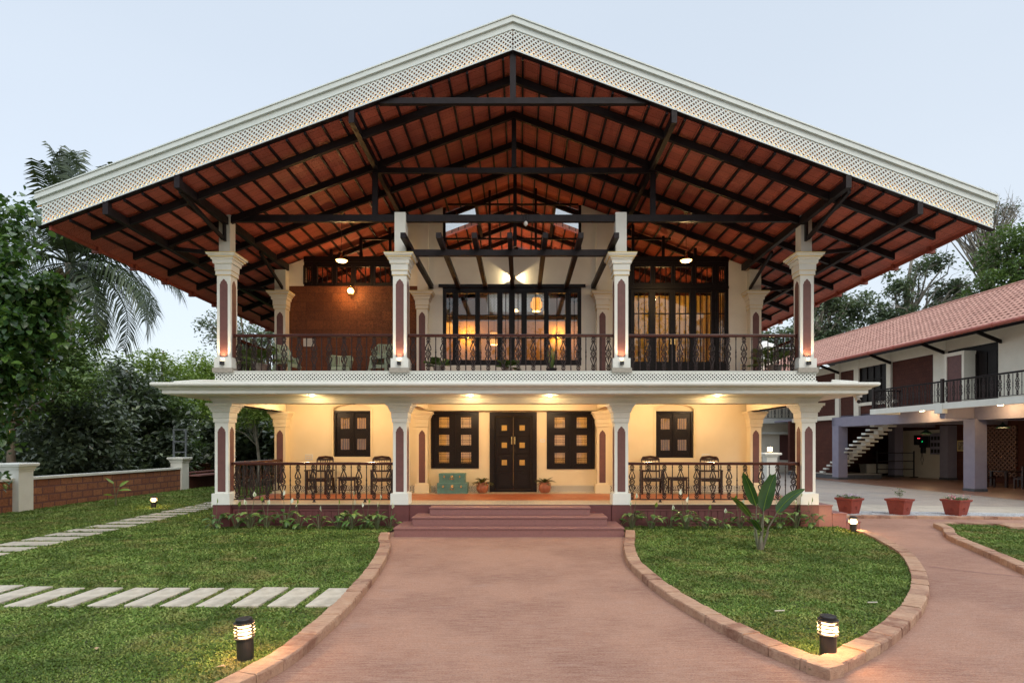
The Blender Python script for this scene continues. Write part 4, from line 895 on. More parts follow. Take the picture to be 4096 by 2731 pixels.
def railing(parent, p0, p1, zt, zb, n_orn, ornate, plain, name='railing', foot=0, end=.12, hm='handrail', world=True):
    """zt top of the handrail, zb top of the bottom bar"""
    p0, p1 = Vector(p0), Vector(p1); d = (p1 - p0); Ln = d.length; d.normalize(); ang = math.atan2(d.y, d.x)
    b = MB(); b.bar((p0.x, p0.y, zb - .012), (p1.x, p1.y, zb - .012), .035, .024)
    for k in range(foot): q = p0 + d * Ln * (k + .62) / (foot + .2); b.lathe([(.05, 0), (.03, .02), (.02, .045), (.03, .06)], (q.x, q.y, zb - .08), 8)
    g = b.build(name, 'iron', parent, world=world); b = MB()
    prof = [(-.04, -.07), (-.047, -.05), (-.03, -.04), (-.03, -.03), (-.042, -.022), (-.04, -.006), (-.02, 0), (.02, 0), (.04, -.006), (.042, -.022), (.03, -.03), (.03, -.04), (.047, -.05), (.04, -.07)]
    sd = Vector((-d.y, d.x)); vs = []
    for q in (p0, p1): vs += [(q.x + sd.x * o, q.y + sd.y * o, zt + z) for o, z in prof]
    n = len(prof); b.add(vs, [(i, (i + 1) % n, (i + 1) % n + n, i + n) for i in range(n)] + [tuple(range(n)), tuple(range(2 * n - 1, n - 1, -1))])
    hr = b.build('handrail', hm, g)
    off = Vector((0, 0, 0)); st = (Ln - 2 * end) / (n_orn - 1)
    for i in range(n_orn):
        q = p0 + d * (end + i * st); inst(ornate, 'baluster', g, (q.x, q.y, zb), (0, 0, ang))
        if i < n_orn - 1: q = p0 + d * (end + (i + .5) * st); inst(plain, 'baluster', g, (q.x, q.y, zb), (0, 0, ang))
    return g
hu = 4.535 - 3.735; OU, PU = make_ornate(hu), make_plain(hu)
zt, zb = 4.60, 3.735
railing(house, (-6.79, 13.66), (-2.99, 13.66), zt, zb, 11, OU, PU)
railing(house, (-2.66, 13.66), (2.21, 13.66), zt, zb, 14, OU, PU)
railing(house, (2.53, 13.66), (6.56, 13.66), zt, zb, 11, OU, PU)
railing(house, (-6.98, 13.9), (-6.98, 16.80), zt, zb, 8, OU, PU)
railing(house, (6.78, 13.9), (6.78, 16.80), zt, zb, 8, OU, PU)
zt, zb = 1.57, .70; hl = zt - .065 - zb; OL, PL = make_ornate(hl), make_plain(hl)
railing(house, (-6.84, 13.66), (-2.985, 13.66), zt, zb, 11, OL, PL, foot=3)
railing(house, (2.53, 13.66), (6.60, 13.66), zt, zb, 11, OL, PL, foot=3)
railing(house, (-7.0, 13.84), (-7.0, 16.80), zt, zb, 8, OL, PL, foot=2)
# switch plates and notice on the walls (fixed to the house)
def plate(x, z, w_, h, nx, nz, y=YW):
    b = MB(); b.box(x - w_ / 2, x + w_ / 2, y - .014, y, z - h / 2, z + h / 2); f = H(b, 'switch_plate', 'plastic_white', bevel=.002)
    b = MB()
    for i in range(nx):
        for j in range(nz): a = x - w_ / 2 + .02 + (i + .5) * (w_ - .04) / nx; c = z - h / 2 + .02 + (j + .5) * (h - .04) / nz; b.box(a - .4 * (w_ - .04) / nx, a + .4 * (w_ - .04) / nx, y - .018, y - .014, c - .36 * (h - .04) / nz, c + .36 * (h - .04) / nz)
    H(b, 'switches', 'cream', f)
plate(-6.27, 1.62, .22, .17, 3, 2); plate(.66, 2.11, .13, .1, 1, 1); plate(5.50, 1.62, .23, .19, 3, 3); plate(6.6, 4.30, .26, .22, 2, 2, YW - .02)
# ------------------------------------------------------------------ light fittings
def downlight(x, y, z, label, watts, spot=None, disc=.045, aim=(0, 0, -1), group='small recessed downlights of the lower verandah'):
    t = thing('downlight', label, 'downlight', (x, y, z), group=group)
    b = MB(); b.lathe([(disc + .02, 0), (disc + .02, -.008), (disc, -.012)], n=16); b.build('trim_ring', 'plastic_white', t)
    b = MB(); b.lathe([(disc, -.0125), (disc * .8, -.018)], n=16); b.build('lit_lens', 'spot', t)
    lamp(t, (0, 0, -.05 if y < 14 else -.16), watts, WARM if y < 14 else (1, .70, .40), .05, spot, aim); return t
for x, l in ((-4.74, 'downlight in the canopy soffit over the left verandah bay'), (-1.13, 'downlight in the canopy soffit left of the front door'), (.68, 'downlight in the canopy soffit right of the front door'), (4.48, 'downlight in the canopy soffit over the right verandah bay')):
    downlight(x, 13.08, 3.10, l, 13, None, .05)
    # their light washes the beam behind
for x, l in ((-2.80, 'tiny downlight under the beam beside the left inner column'), (2.33, 'tiny downlight under the beam beside the right inner column')):
    downlight(x, 15.3, 3.0, l, 22, 160, .03)
for x, l in ((-6.0, 'ceiling downlight over the left chair of the left bay'), (-4.2, 'ceiling downlight over the right chair of the left bay'), (-1.3, 'ceiling downlight above the teal trunks'), (.9, 'ceiling downlight above the right clay jar'), (3.6, 'ceiling downlight over the left chair of the right bay'), (5.4, 'ceiling downlight over the right chair of the right bay')):
    downlight(x, 15.75, 3.30, l, 57, None, .05)
UP = ('square up-lighter at the foot of the upper left corner column', 'square up-lighter at the foot of the upper column left of the pergola', 'square up-lighter at the foot of the upper column right of the pergola', 'square up-lighter at the foot of the upper right corner column')
for x, l in zip(CXU, UP):
    t = thing('up_light', l, 'wall light', (x, 13.455, 3.84), group='black up-lighters on the upper column bases')
    b = MB(); b.box(-.042, .042, -.075, 0, 0, .085); b.build('housing', 'black', t, bevel=.004)
    b = MB(); b.box(-.03, .03, -.066, -.012, .0855, .088); b.build('lens', 'bulb_soft', t)
    lamp(t, (0, -.038, .10), 34, (1, .66, .32), .02, 80, (0, .16, 1), .9)
# two-way wall light above the big window
t = thing('two_way_wall_light', 'small black wall light throwing two cones sideways above the central balcony window', 'wall light', (-.19, YW - .02, 6.93))
b = MB(); b.box(-.045, .045, -.09, 0, -.06, .06); b.build('housing', 'black', t, bevel=.004)
for s in (-1, 1):
    b = MB(); b.box(s * .046 - .001, s * .046 + .001, -.07, -.02, -.04, .04); b.build('lens', 'bulb_soft', t)
    lamp(t, (s * .07, -.06, 0), 34, (1, .78, .45), .02, 84, (s, .30, 0), .35)
# pendants
def pendant(x, y, z, ztop, label, watts=40):
    t = thing('pendant_lamp', label, 'pendant lamp', (x, y, ztop), group='brass pendant lamps of the upper balcony')
    h = ztop - z
    b = MB(); b.lathe([(.001, 0), (.06, 0), (.05, -.05), (.02, -.07)], n=12); b.build('ceiling_rose', 'brass', t)
    b = MB(); b.tube([(0, 0, -.05), (0, 0, -h + .2)], .006, 5); b.build('cord', 'black', t)
    b = MB(); b.lathe([(.025, .24), (.03, .12), (.045, .10), (.05, .05), (.13, .02), (.165, -.01)], (0, 0, -h), 18, cap=False); b.build('lamp_shade', 'brass', t, smooth=True)
    b = MB(); b.lathe([(.15, .0), (.12, -.035), (.04, -.055)], (0, 0, -h), 16); b.build('bulb', 'bulb', t, smooth=True)
    lamp(t, (0, 0, -h - .08), watts, WARM, .08); return t
pendant(-4.73, 15.25, 6.86, 8.12, 'lit brass pendant hanging over the left balcony bay')
pendant(4.39, 15.25, 6.86, 8.12, 'lit brass pendant hanging over the right balcony bay, before the french doors')
t = thing('wall_lantern', 'glowing glass wall lantern on the upper laterite wall', 'wall lantern', (-4.99, YW, 6.52))
b = MB(); b.box(-.04, .04, -.02, 0, -.08, .12); b.tube([(0, -.02, .08), (0, -.08, .16), (0, -.15, .13), (0, -.15, .09)], .010, 6); b.lathe([(.05, .09), (.06, .06)], (0, -.15, 0), 12); b.lathe([(.05, -.1), (.02, -.14), (.005, -.17)], (0, -.15, 0), 12); b.build('bracket', 'brass', t)
b = MB(); b.lathe([(.055, .06), (.095, .0), (.095, -.04), (.05, -.1)], (0, -.15, 0), 14); b.build('glass_globe', 'bulb', t, smooth=True)
lamp(t, (0, -.27, -.02), 45, (1, .52, .16), .08)
# bulb hanging from the tie beam
t = thing('hanging_bulb', 'unlit glass bulb tied with wire to the middle of the tie beam', 'bulb', (.13, 13.58, 7.41))
b = MB(); b.tube([(-.05, 0, .0), (-.04, -.03, -.1), (0, -.03, -.2), (.04, -.03, -.1), (.05, 0, 0)], .005, 4); b.build('wire', 'black', t)
b = MB(); b.lathe([(.02, 0), (.045, -.03), (.05, -.07), (.02, -.11)], (0, -.03, -.18), 10); b.build('glass_bulb', 'plastic_white', t, smooth=True)
# interior lamps seen through the panes
def lantern(x, y, z, ztop, label, r=.19, h=.42):
    t = thing('rattan_lantern', label, 'lantern', (x, y, ztop), group='amber rattan lanterns inside the upper hall'); d = z - ztop
    b = MB(); b.tube([(0, 0, 0), (0, 0, d + h / 2)], .006, 4); b.build('cord', 'black', t)
    b = MB(); b.lathe([(r * .7, h / 2), (r * .75, h * .25), (r, h * .2), (r, -h * .2), (r * .75, -h * .25), (r * .65, -h / 2)], (0, 0, d), 18, cap=False); b.build('woven_shade', 'rattan', t)
    b = MB()
    for k in range(12): a = k * math.pi / 6; b.tube([(r * .74 * math.cos(a), r * .74 * math.sin(a), d + h / 2), (r * 1.01 * math.cos(a), r * 1.01 * math.sin(a), d + h * .2), (r * 1.01 * math.cos(a), r * 1.01 * math.sin(a), d - h * .2), (r * .7 * math.cos(a), r * .7 * math.sin(a), d - h / 2)], .005, 3)
    b.build('shade_ribs', 'chair', t)
    lamp(t, (0, 0, d - h * .62), 14, (1, .55, .2), .08)
lantern(.52, 18.6, 6.50, 8.6, 'amber rattan lantern seen in the right half of the balcony window')
lantern(-2.35, 18.9, 5.75, 8.4, 'amber lantern seen in the far left pane of the balcony window')
lantern(-.92, 20.2, 5.70, 8.8, 'amber lantern seen low left of centre in the balcony window')
lantern(2.05, 18.9, 5.80, 8.4, 'amber lantern seen in the far right pane of the balcony window')
for x, l in ((-1.95, 'wall light glowing inside the hall, seen left through the balcony window'), (1.4, 'wall light glowing inside the hall, seen right through the balcony window')):
    t = thing('hall_wall_light', l, 'wall light', (x, 21.5, 6.05)); b = MB(); b.box(-.05, .05, -.1, 0, -.1, .1); b.build('housing', 'brass', t)
    b = MB(); b.box(-.04, .04, -.09, -.01, .101, .105); b.box(-.04, .04, -.09, -.01, -.105, -.101); b.build('lens', 'bulb_soft', t)
    lamp(t, (0, -.22, .0), 42, (1, .52, .13), .06)
t = thing('ceiling_lamp', 'lamp lighting the curtained room behind the french doors', 'ceiling lamp', (4.5, 19.0, 6.4)); b = MB(); b.lathe([(.15, 0), (.12, -.06), (.02, -.09)], n=14); b.build('diffuser', 'bulb_soft', t); lamp(t, (0, 0, -.2), 80, WARM, .1)
t = thing('ceiling_lamp', 'lamp lighting the roof space behind the left clerestory', 'ceiling lamp', (-5.0, 19.5, 6.5)); b = MB(); b.lathe([(.15, 0), (.12, .06), (.02, .09)], n=14); b.build('diffuser', 'bulb_soft', t); lamp(t, (0, 0, .2), 60, (1, .5, .2), .1)
t = thing('ceiling_lamp', 'lamp lighting the roof trusses behind the central gable glass', 'ceiling lamp', (-.2, 22.5, 7.2)); b = MB(); b.lathe([(.15, 0), (.12, .06), (.02, .09)], n=14); b.build('diffuser', 'bulb_soft', t); lamp(t, (0, 0, .2), 170, (1, .55, .28), .1, 150, (0, 0, 1))
for x, l, wv in ((-5.0, 'ceiling lamp in the room behind the left arched window', 45), (-1.9, 'ceiling lamp in the hall behind the left shuttered window', 70), (1.5, 'ceiling lamp in the hall behind the right shuttered window', 70), (4.6, 'ceiling lamp in the room behind the right arched window', 45)):
    t = thing('ceiling_lamp', l, 'ceiling lamp', (x, 18.4, 3.3)); b = MB(); b.lathe([(.12, 0), (.10, -.05), (.02, -.07)], n=14); b.build('diffuser', 'bulb_soft', t); lamp(t, (0, 0, -.2), wv, (1, .55, .18), .1)
# bollards
def bollard(x, y, z, label, tilt=0, src=None):
    t = thing('bollard_light', label, 'bollard light', (x, y, z), group='black louvred garden bollard lights')
    b = MB(); b.lathe([(.082, 0), (.082, .012), (.070, .016), (.070, .205), (.064, .21)], n=28); b.build('post', 'black', t, smooth=False)
    b = MB(); b.lathe([(.055, .21), (.055, .335)], n=24); b.build('lit_tube', 'bulb_soft', t)
    b = MB()
    for k in range(5): zz = .205 + k * .031; b.lathe([(.060, zz), (.086, zz - .002), (.088, zz + .004), (.086, zz + .009), (.060, zz + .007)], n=28, cap=False)
    b.build('louvre_rings', 'black', t)
    b = MB(); b.lathe([(.088, .334), (.088, .345), (.070, .348), (.070, .372), (.064, .379)], n=28); b.build('cap', 'black', t)
    lamp(t, (.0, -.0, .27), 9, (1, .55, .22), .05) if False else None
    for k in range(4): a = k * math.pi / 2 + .6; lamp(t, (.11 * math.cos(a), .11 * math.sin(a), .27), 5.0, (1, .55, .22), .03)
    t.rotation_euler = (0, tilt, 0); return t
bollard(-2.46, 5.16, .04, 'bollard light on the near lawn beside the left kerb', -.04)
bollard(2.80, 5.24, .04, 'bollard light in the point of the teardrop bed')
bollard(-11.2, 17.6, .04, 'small bollard light far left near the laterite garden wall')
bollard(7.37, 12.75, .02, 'bollard light beside the side steps at the right of the plinth')
# ------------------------------------------------------------------ furniture
def armchair(x, y, rz, label, src=[None]):
    if src[0]: return dup(src[0], (x, y, .586), rz, label)
    t = thing('armchair', label, 'armchair', (x, y, .586), rz, 'dark wooden armchairs on the lower verandah'); w_ = .27
    b = MB(); b.box(-w_, w_, -.24, .24, .42, .455); b.box(-w_ + .02, w_ - .02, -.22, .22, .36, .42); b.build('seat', 'chair', t, bevel=.006)
    for s in (-1, 1):
        b = MB(); b.bar((s * (w_ + .02), -.24, 0), (s * (w_ + .02), -.24, .66), .058, .058); b.build('leg', 'chair', t, bevel=.004)
        b = MB(); b.bar((s * (w_ + .01), .30, 0), (s * (w_ + .01),   .24, .46), .058, .058, up=(1, 0, 0)); b.build('leg', 'chair', t)
        b = MB(); b.box(s * (w_ + .02) - .035, s * (w_ + .02) + .035, -.30, .27, .655, .69)
        for k in range(4): yy = -.14 + k * .1; b.box(s * (w_ + .02) - .008, s * (w_ + .02) + .008, yy - .012, yy + .012, .15, .655)
        b.box(s * (w_ + .02) - .012, s * (w_ + .02) + .012, -.22, .27, .12, .16); b.build('armrest', 'chair', t)
    b = MB()
    for s in (-1, 1): b.tube([(s * .25, .24, .43), (s * .255, .28, .75), (s * .245, .32, .98), (s * .21, .335, 1.035)], .022, 6)
    b.tube([(-.21, .335, 1.02), (0, .34, 1.045), (.21, .335, 1.02)], .040, 6); b.bar((-.25, .27, .64), (.25, .27, .64), .03, .05); b.bar((-.25, .32, .97), (.25, .32, .97), .03, .05)
    for k in range(5):
        x_ = -.14 + k * .07; b.bar((x_, .27, .64), (x_, .325, .97), .034 if k != 2 else .06, .014, up=(1, 0, 0))
    b.build('backrest', 'chair', t); src[0] = t; return t
armchair(-5.72, 16.45, R(-8), 'dark wooden armchair beside the left bay wall switches')
armchair(-3.95, 16.45, R(14), 'dark wooden armchair in the left bay beside the inner column')
armchair(3.75, 16.45, R(-6), 'dark wooden armchair in the right bay beside the inner column')
armchair(5.42, 16.45, R(-14), 'dark wooden armchair under the right bay switch plate')
def stool(x, y, rz, label):
    t = thing('side_table', label, 'side table', (x, y, .586), rz, 'low dark side tables between the armchairs')
    b = MB(); b.box(-.27, .27, -.19, .19, .45, .485); b.build('top', 'chair', t, bevel=.006)
    for sx in (-1, 1):
        for sy in (-1, 1): b = MB(); b.box(sx * .22 - .02, sx * .22 + .02, sy * .14 - .02, sy * .14 + .02, 0, .45); b.build('leg', 'chair', t)
    b = MB(); b.box(-.2, .2, -.15, -.13, .38, .45); b.box(-.2, .2, .13, .15, .38, .45); b.box(-.23, -.21, -.12, .12, .09, .13); b.box(.21, .23, -.12, .12, .09, .13); b.box(-.21, .21, -.012, .012, .1, .12); b.build('rails', 'chair', t)
stool(-4.92, 16.5, 0, 'low dark table between the two armchairs of the left bay')
stool(4.50, 16.5, 0, 'low dark table between the two armchairs of the right bay')
def trunk(x, y, z, w_, d, h, label):
    t = thing('storage_trunk', label, 'trunk', (x, y, z), group='teal tin trunks')
    b = MB(); b.box(-w_ / 2, w_ / 2, -d / 2, d / 2, 0, h * .68)
    for k in (-.3, .3): b.box(k * w_ - .012, k * w_ + .012, -d / 2 - .006, -d / 2, 0, h * .66)
    b.build('body', 'trunk', t, bevel=.010)
    b = MB(); b.box(-w_ / 2 - .006, w_ / 2 + .006, -d / 2 - .006, d / 2, h * .69, h); b.box(-w_ / 2 - .010, w_ / 2 + .010, -d / 2 - .011, d / 2, h * .665, h * .70); b.build('lid', 'trunk', t, bevel=.014)
    b = MB(); b.box(-.035, .035, -d / 2 - .024, -d / 2 - .012, h * .55, h * .80); b.tube([(-.06, -d / 2 - .012, h * .52), (-.05, -d / 2 - .04, h * .40), (.05, -d / 2 - .04, h * .40), (.06, -d / 2 - .012, h * .52)], .008, 5)
    for s in (-1, 1): b.box(s * w_ * .30 - .018, s * w_ * .30 + .018, -d / 2 - .022, -d / 2 - .010, h * .56, h * .78)
    b.build('clasp', 'brass', t)
trunk(-1.95, 16.72, .588, .86, .46, .305, 'larger teal tin trunk standing on the verandah floor, lower of the two')
trunk(-1.96, 16.72, .894, .74, .42, .27, 'smaller teal tin trunk lying on top of the other')
def jar(x, y, label, seed):
    rr = random.Random(seed); t = thing('plant_pot', label, 'plant pot', (x, y, .587), group='brown clay jars of bromeliads by the door')
    b = MB(); b.lathe([(.11, 0), (.155, .05), (.182, .13), (.178, .20), (.14, .26), (.125, .285), (.145, .305), (.135, .31), (.115, .29)], n=20, cap=False); b.lathe([(.001, 0), (.11, .001)], n=20); b.lathe([(.12, .27), (.001, .275)], n=20, cap=False); b.build('jar', 'jar', t, smooth=True)
    b = MB()
    for s in (-1, 1): b.tube([(s * .13, 0, .29), (s * .175, 0, .27), (s * .17, 0, .22)], .012, 5)
    b.build('jar_handles', 'jar', t)
    b = MB()
    for k in range(26):
        a = k * 2.4; el = .25 + 1.0 * rr.random(); L_ = .30 - .06 * el + rr.random() * .05; w_ = .032; pts = []
        for i in range(5):
            s = i / 4; rr2 = L_ * s; e2 = el - .5 * s; pts.append(Vector((math.cos(a) * (.02 + rr2 * math.cos(e2)), math.sin(a) * (.02 + rr2 * math.cos(e2)), .28 + rr2 * math.sin(e2))))
        sd = Vector((-math.sin(a), math.cos(a), 0)); v = []
        for i, p_ in enumerate(pts): ww = w_ * (.7, 1, .95, .65, .05)[i]; v += [p_ - sd * ww, p_ + Vector((0, 0, -.012)), p_ + sd * ww]
        b.add(v, [(3 * i + j, 3 * i + j + 1, 3 * i + j + 4, 3 * i + j + 3) for i in range(4) for j in range(2)])
    b.build('bromeliad_leaves', M.setdefault('brom', leafmat('bromeliad', (.05, .09, .02), (.12, .15, .04), (.22, .10, .03), .1, .35)), t)
jar(-1.10, 16.75, 'brown clay jar with a spiky bromeliad left of the front door', 1)
jar(.71, 16.75, 'brown clay jar with a spiky bromeliad right of the front door', 2)
# moulded plastic armchairs upstairs
def pchair(x, y, z, rz, label, hb=.36, group='sage green slatted plastic chairs on the left balcony'):
    t = thing('plastic_armchair', label, 'chair', (x, y, z), rz, group); m = 'green_plastic'
    b = MB(); b.prism([(-.24, -.25), (.24, -.25), (.26, .20), (.18, .25), (-.18, .25), (-.26, .20)], .40, .43, 'xy'); b.prism([(-.25, -.26), (.25, -.26), (.25, -.23), (-.25, -.23)], .33, .40, 'xy'); b.build('seat', m, t, bevel=.008)
    for sx in (-1, 1):
        for sy in (-1, 1): b = MB(); b.bar((sx * .21, sy * .2, .41), (sx * .27, sy * .27 + .02, 0), .06, .05, up=(1, 0, 0), cut=False); b.build('leg', m, t)
    b = MB(); n = 26; top = []
    for k in range(n + 1):
        a = R(-165 + 330 * k / n) ; a = R(90) + R(-128 + 256 * k / n)
        f = max(0, math.cos((a - R(90)) * .75)); h = .62 + (hb - .18) * max(0, min(1, (f - .45) * 4)); rx, ry = .29, .27
        p0 = Vector((rx * .92 * math.cos(a), ry * .92 * math.sin(a), .42)); p1 = Vector((rx * 1.08 * math.cos(a), ry * 1.12 * math.sin(a) + .05 * f, h)); top.append(p1)
        if k % 1 == 0: b.bar(p0, p1, .030, .014, up=(math.cos(a), math.sin(a), 0), cut=False)
    b.tube(top, .018, 6); b.tube([Vector((.28 * math.cos(R(90) + R(-128 + 256 * k / n)), .26 * math.sin(R(90) + R(-128 + 256 * k / n)), .53)) for k in range(n + 1)], .014, 5)
    b.build('slatted_back', m, t); return t
pchair(-6.15, 15.2, ZU, R(78), 'green slatted plastic chair at the far left of the balcony, facing right', .52)
pchair(-4.95, 15.9, ZU, R(12), 'low green slatted plastic chair in the middle of the left balcony bay')
c1 = pchair(-3.72, 15.5, ZU, R(-16), 'green slatted plastic chair at the right, lower one of the nested pair')
dup(c1, (-3.70, 15.52, ZU + .26), R(-20), 'green slatted plastic chair nested on top of another beside the column')
t = thing('paper_notice', 'white printed notice pinned to the upper laterite wall', 'notice', (-6.28, YW - .004, 5.02))
b = MB(); b.box(-.16, .16, -.002, 0, -.12, .12); b.build('sheet', 'paper', t)
b = MB()
for k, wd in enumerate((.09, .12, .11, .12, .08)): b.box(-wd, wd, -.0035, -.002, .075 - k * .035, .082 - k * .035)
b.build('printed_lines', 'paperink', t)
# security camera under the canopy end
t = thing('security_camera', 'white bullet security camera under the right canopy end', 'security camera', (7.62, 13.05, 3.10))
b = MB(); b.box(-.05, .10, -.05, .05, -.05, 0); b.tube([(.0, 0, -.05), (.0, -.02, -.10)], .022, 8); b.build('bracket', 'plastic_white', t, bevel=.004)
b = MB(); b.tube([(.05, .08, -.08), (-.02, -.12, -.15)], .048, 14); b.build('camera_body', 'plastic_white', t)
b = MB(); b.tube([(-.018, -.115, -.148), (-.025, -.135, -.155)], .042, 14); b.build('camera_lens', 'black', t)
# planters by the courtyard strip
def planter(x, y, rz, label, kind, seed):
    rr = np.random.default_rng(seed); t = thing('square_planter', label, 'planter', (x, y, .05), rz, 'square red planters on the gravel strip')
    b = MB(); b.lathe([(.175, 0), (.235, .38), (.262, .385), (.272, .44), (.25, .442), (.228, .40), (.22, .38)], sq=True, cap=False); b.lathe([(.001, 0), (.175, .001)], sq=True, cap=False); b.build('pot', 'pot', t, bevel=.006)
    b = MB(); b.lathe([(.222, .385), (.001, .40)], sq=True, cap=False); b.build('soil', 'soil', t)
    b = MB()
    for s, sy in ((0, -1), (1, 0), (-1, 0)):      # raised eight-petal flower on each face
        for k in range(8):
            a = k * math.pi / 4; px, pz = .055 * math.cos(a), .055 * math.sin(a); rf = .212
            c = Vector((px, -rf * .96 - pz * .16, .17 + pz)) if sy else Vector((s * (rf * .96 + pz * .16), px, .17 + pz)); o = Vector((0, -rf * .96 - 0, .17)) if sy else Vector((s * rf * .96, 0, .17)); b.tube([o.lerp(c, .3), c], [.006, .014], 5)
    b.build('moulded_flower', 'pot', t)
    if kind == 'sprig':
        b = MB(); b.tube([(0, 0, .38), (.02, 0, .50), (.01, .01, .62)], .006, 5); b.build('stem', 'bark', t)
        P = rr.normal(0, 1, (70, 3)) * (.06, .06, .06) + (.01, 0, .60); leafcloud('leaves', P, .055, 'shrubleaf', t, seed, world=False)
    else:
        P = np.stack([rr.uniform(-.23, .23, 260), rr.uniform(-.23, .23, 260), .40 + rr.random(260) * .10], 1); leafcloud('leaves', P, .06, 'shrubleaf', t, seed, world=False)
        n = 70 if kind == 'mauve' else 34; P = np.stack([rr.uniform(-.25, .25, n), rr.uniform(-.25, .25, n), .47 + rr.random(n) * .08], 1)
        if kind != 'mauve': P[:20] = rr.normal(0, .03, (20, 3)) + (-.28, -.1, .52)
        leafcloud('flowers', P, .035, kind + 'flower', t, seed + 1, BROAD, world=False)
M['shrubleaf'] = leafmat('planter_leaves', (.05, .11, .03), (.10, .19, .05), (.22, .30, .10), .2, .5)
planter(9.28, 16.25, R(26), 'square red planter of small mauve flowers, nearest the house', 'mauve', 1)
planter(10.50, 15.95, R(30), 'square red planter with a single leafy sprig, middle of three', 'sprig', 2)
planter(11.95, 15.80, R(22), 'square red planter of pink flowers, farthest from the house', 'pink', 3)
# ------------------------------------------------------------------ garden wall on the left
gw = thing('garden_wall', 'low laterite garden wall with white coping and capped white pillars', 'wall', (-14.6, 16.8, 0))
b = MB(); b.box(-14.75, -14.55, 3, 24.7, 0, .95); G = lambda b, n, m, par=None, **k: b.build(n, m, par or gw, world=True, **k)
G(b, 'block_wall', 'laterite_garden')
b = MB(); b.box(-14.79, -14.50, 3, 16.55, .95, 1.03); b.box(-14.79, -14.50, 17.0, 24.7, .95, 1.03); G(b, 'coping', 'white', bevel=.006)
for x, y in ((-14.62, 16.75), (-14.72, 24.9), (-14.6, 28.6), (-14.6, 8.5)):
    b = MB(); b.lathe([(.25, 0), (.25, 1.22), (.27, 1.225), (.27, 1.26), (.29, 1.28), (.30, 1.33), (.35, 1.37), (.36, 1.43), (.33, 1.46)], (x, y, 0), sq=True); G(b, 'pillar', 'white')
b = MB(); b.box(-14.7, -14.5, 25.2, 28.4, .0, .62); G(b, 'block_wall', 'laterite_dark')
b = MB(); b.box(-14.75, -14.0, 25.2, 28.4, .62, .68); b.box(-14.75, -14.55, 25.2, 28.4, .75, .8); G(b, 'bench_slab', 'granite')
b = MB(); b.box(-25, -14.6, 34, 34.2, 0, .9); G(b, 'block_wall', 'laterite_garden')
for x, y, l in ((-14.72, 24.9, 'grey steel ladder-like frame standing on the middle garden pillar'), (-14.6, 28.6, 'grey steel ladder-like frame standing on the far garden pillar behind the column')):
    t = thing('steel_frame', l, 'frame', (x, y, 1.46)); w_ = .26
    for s in (-1, 1): b = MB(); b.box(s * w_ - .03, s * w_ + .03, -.03, .03, 0, 1.22); b.build('upright', 'galv', t)
    for z in (.22, .68, 1.19): b = MB(); b.box(-w_ + .03, w_ - .03, -.02, .02, z - .025, z + .025); b.build('rung', 'galv', t)
# ------------------------------------------------------------------ ANNEX (long wing on the right); local x = into the wing, y = away
annex = thing('annex_building', 'long two-storey wing with pink tiled roof, balcony and open undercroft at the right', 'building', (19.5, 24.7, 0), R(5.7))
A = lambda b, n, m, par=None, **k: b.build(n, m, par or annex, **k)
A0, A1 = -13.0, 18.0
# roof: real overlapping tile courses
b = MB(); e0, zr0, zr1 = -1.25, 6.72, 9.30; ncol, nrow = 124, 15; run = 4.45
dx, dz = run / nrow, (zr1 - zr0) / nrow; cw = (A1 - A0) / ncol
for r_ in range(nrow):
    x0, x1 = e0 + r_ * dx, e0 + (r_ + 1.12) * dx; z0, z1 = zr0 + r_ * dz + .035, zr0 + (r_ + 1.12) * dz
    vs = []; n = ncol * 4
    for i in range(n + 1):
        t = i / 4 + (.5 if r_ % 2 else 0); h = (0, .022, .03, .006)[i % 4]; y = A0 + (i / 4 + (.5 if r_ % 2 else 0)) * cw
        jx = .012 * math.sin(i // 4 * 12.9 + r_ * 7.1)
        vs += [(x0 + jx, y, z0 + h - .03), (x0 + jx, y, z0 + h), (x1, y, z1 + h)]
    b.add(vs, [(3 * i + k, 3 * i + k + 1, 3 * i + k + 4, 3 * i + k + 3) for i in range(n) for k in range(2)])
M['pinktile'] = mat('weathered_pink_tiles', (.50, .28, .22), (.36, .18, .14), 5, .8, .3, 40, dirt=.45)
rf = A(b, 'roof', 'pinktile')
b = MB(); b.prism([(e0 + .05, zr0 - .06), (e0 + run, zr1 - .06), (e0 + 2 * run, zr0 - .06), (e0 + 2 * run, zr0), (e0 + run, zr1 + .0), (e0 + .05, zr0)], A0, A1); A(b, 'roof_underside', 'wood', rf)
for k in range(60): pass
b = MB(); y = A0
while y < A1: b.lathe([(.10, 0), (.085, .38)], (0, 0, 0), 8) if False else b.tube([(e0 + run, y, zr1 + .0), (e0 + run, y + .40, zr1 + .02)], [.10, .085], 8); y += .37
A(b, 'ridge_tiles', 'pinktile', rf)
b = MB(); b.tube([(e0 - .08, A0, zr0 - .06), (e0 - .08, A1, zr0 - .06)], .085, 10)
for k in range(16): y = A0 + .5 + k * 1.72; b.tube([(e0 - .08, y, zr0 - .06), (e0 - .08, y + .12, zr0 - .06)], .10, 10)
A(b, 'gutter', M.setdefault('gutter2', mat('red_pvc_gutter', (.36, .09, .06), None, 5, .45, .1)), rf)
for y in (-6, -3.2, -1.2, 1.6, 4.9, 9.0): b = MB(); b.bar((0, y, 6.2), (e0 + .1, y, 6.6), .08, .14); A(b, 'roof_bracket', 'wood', rf)
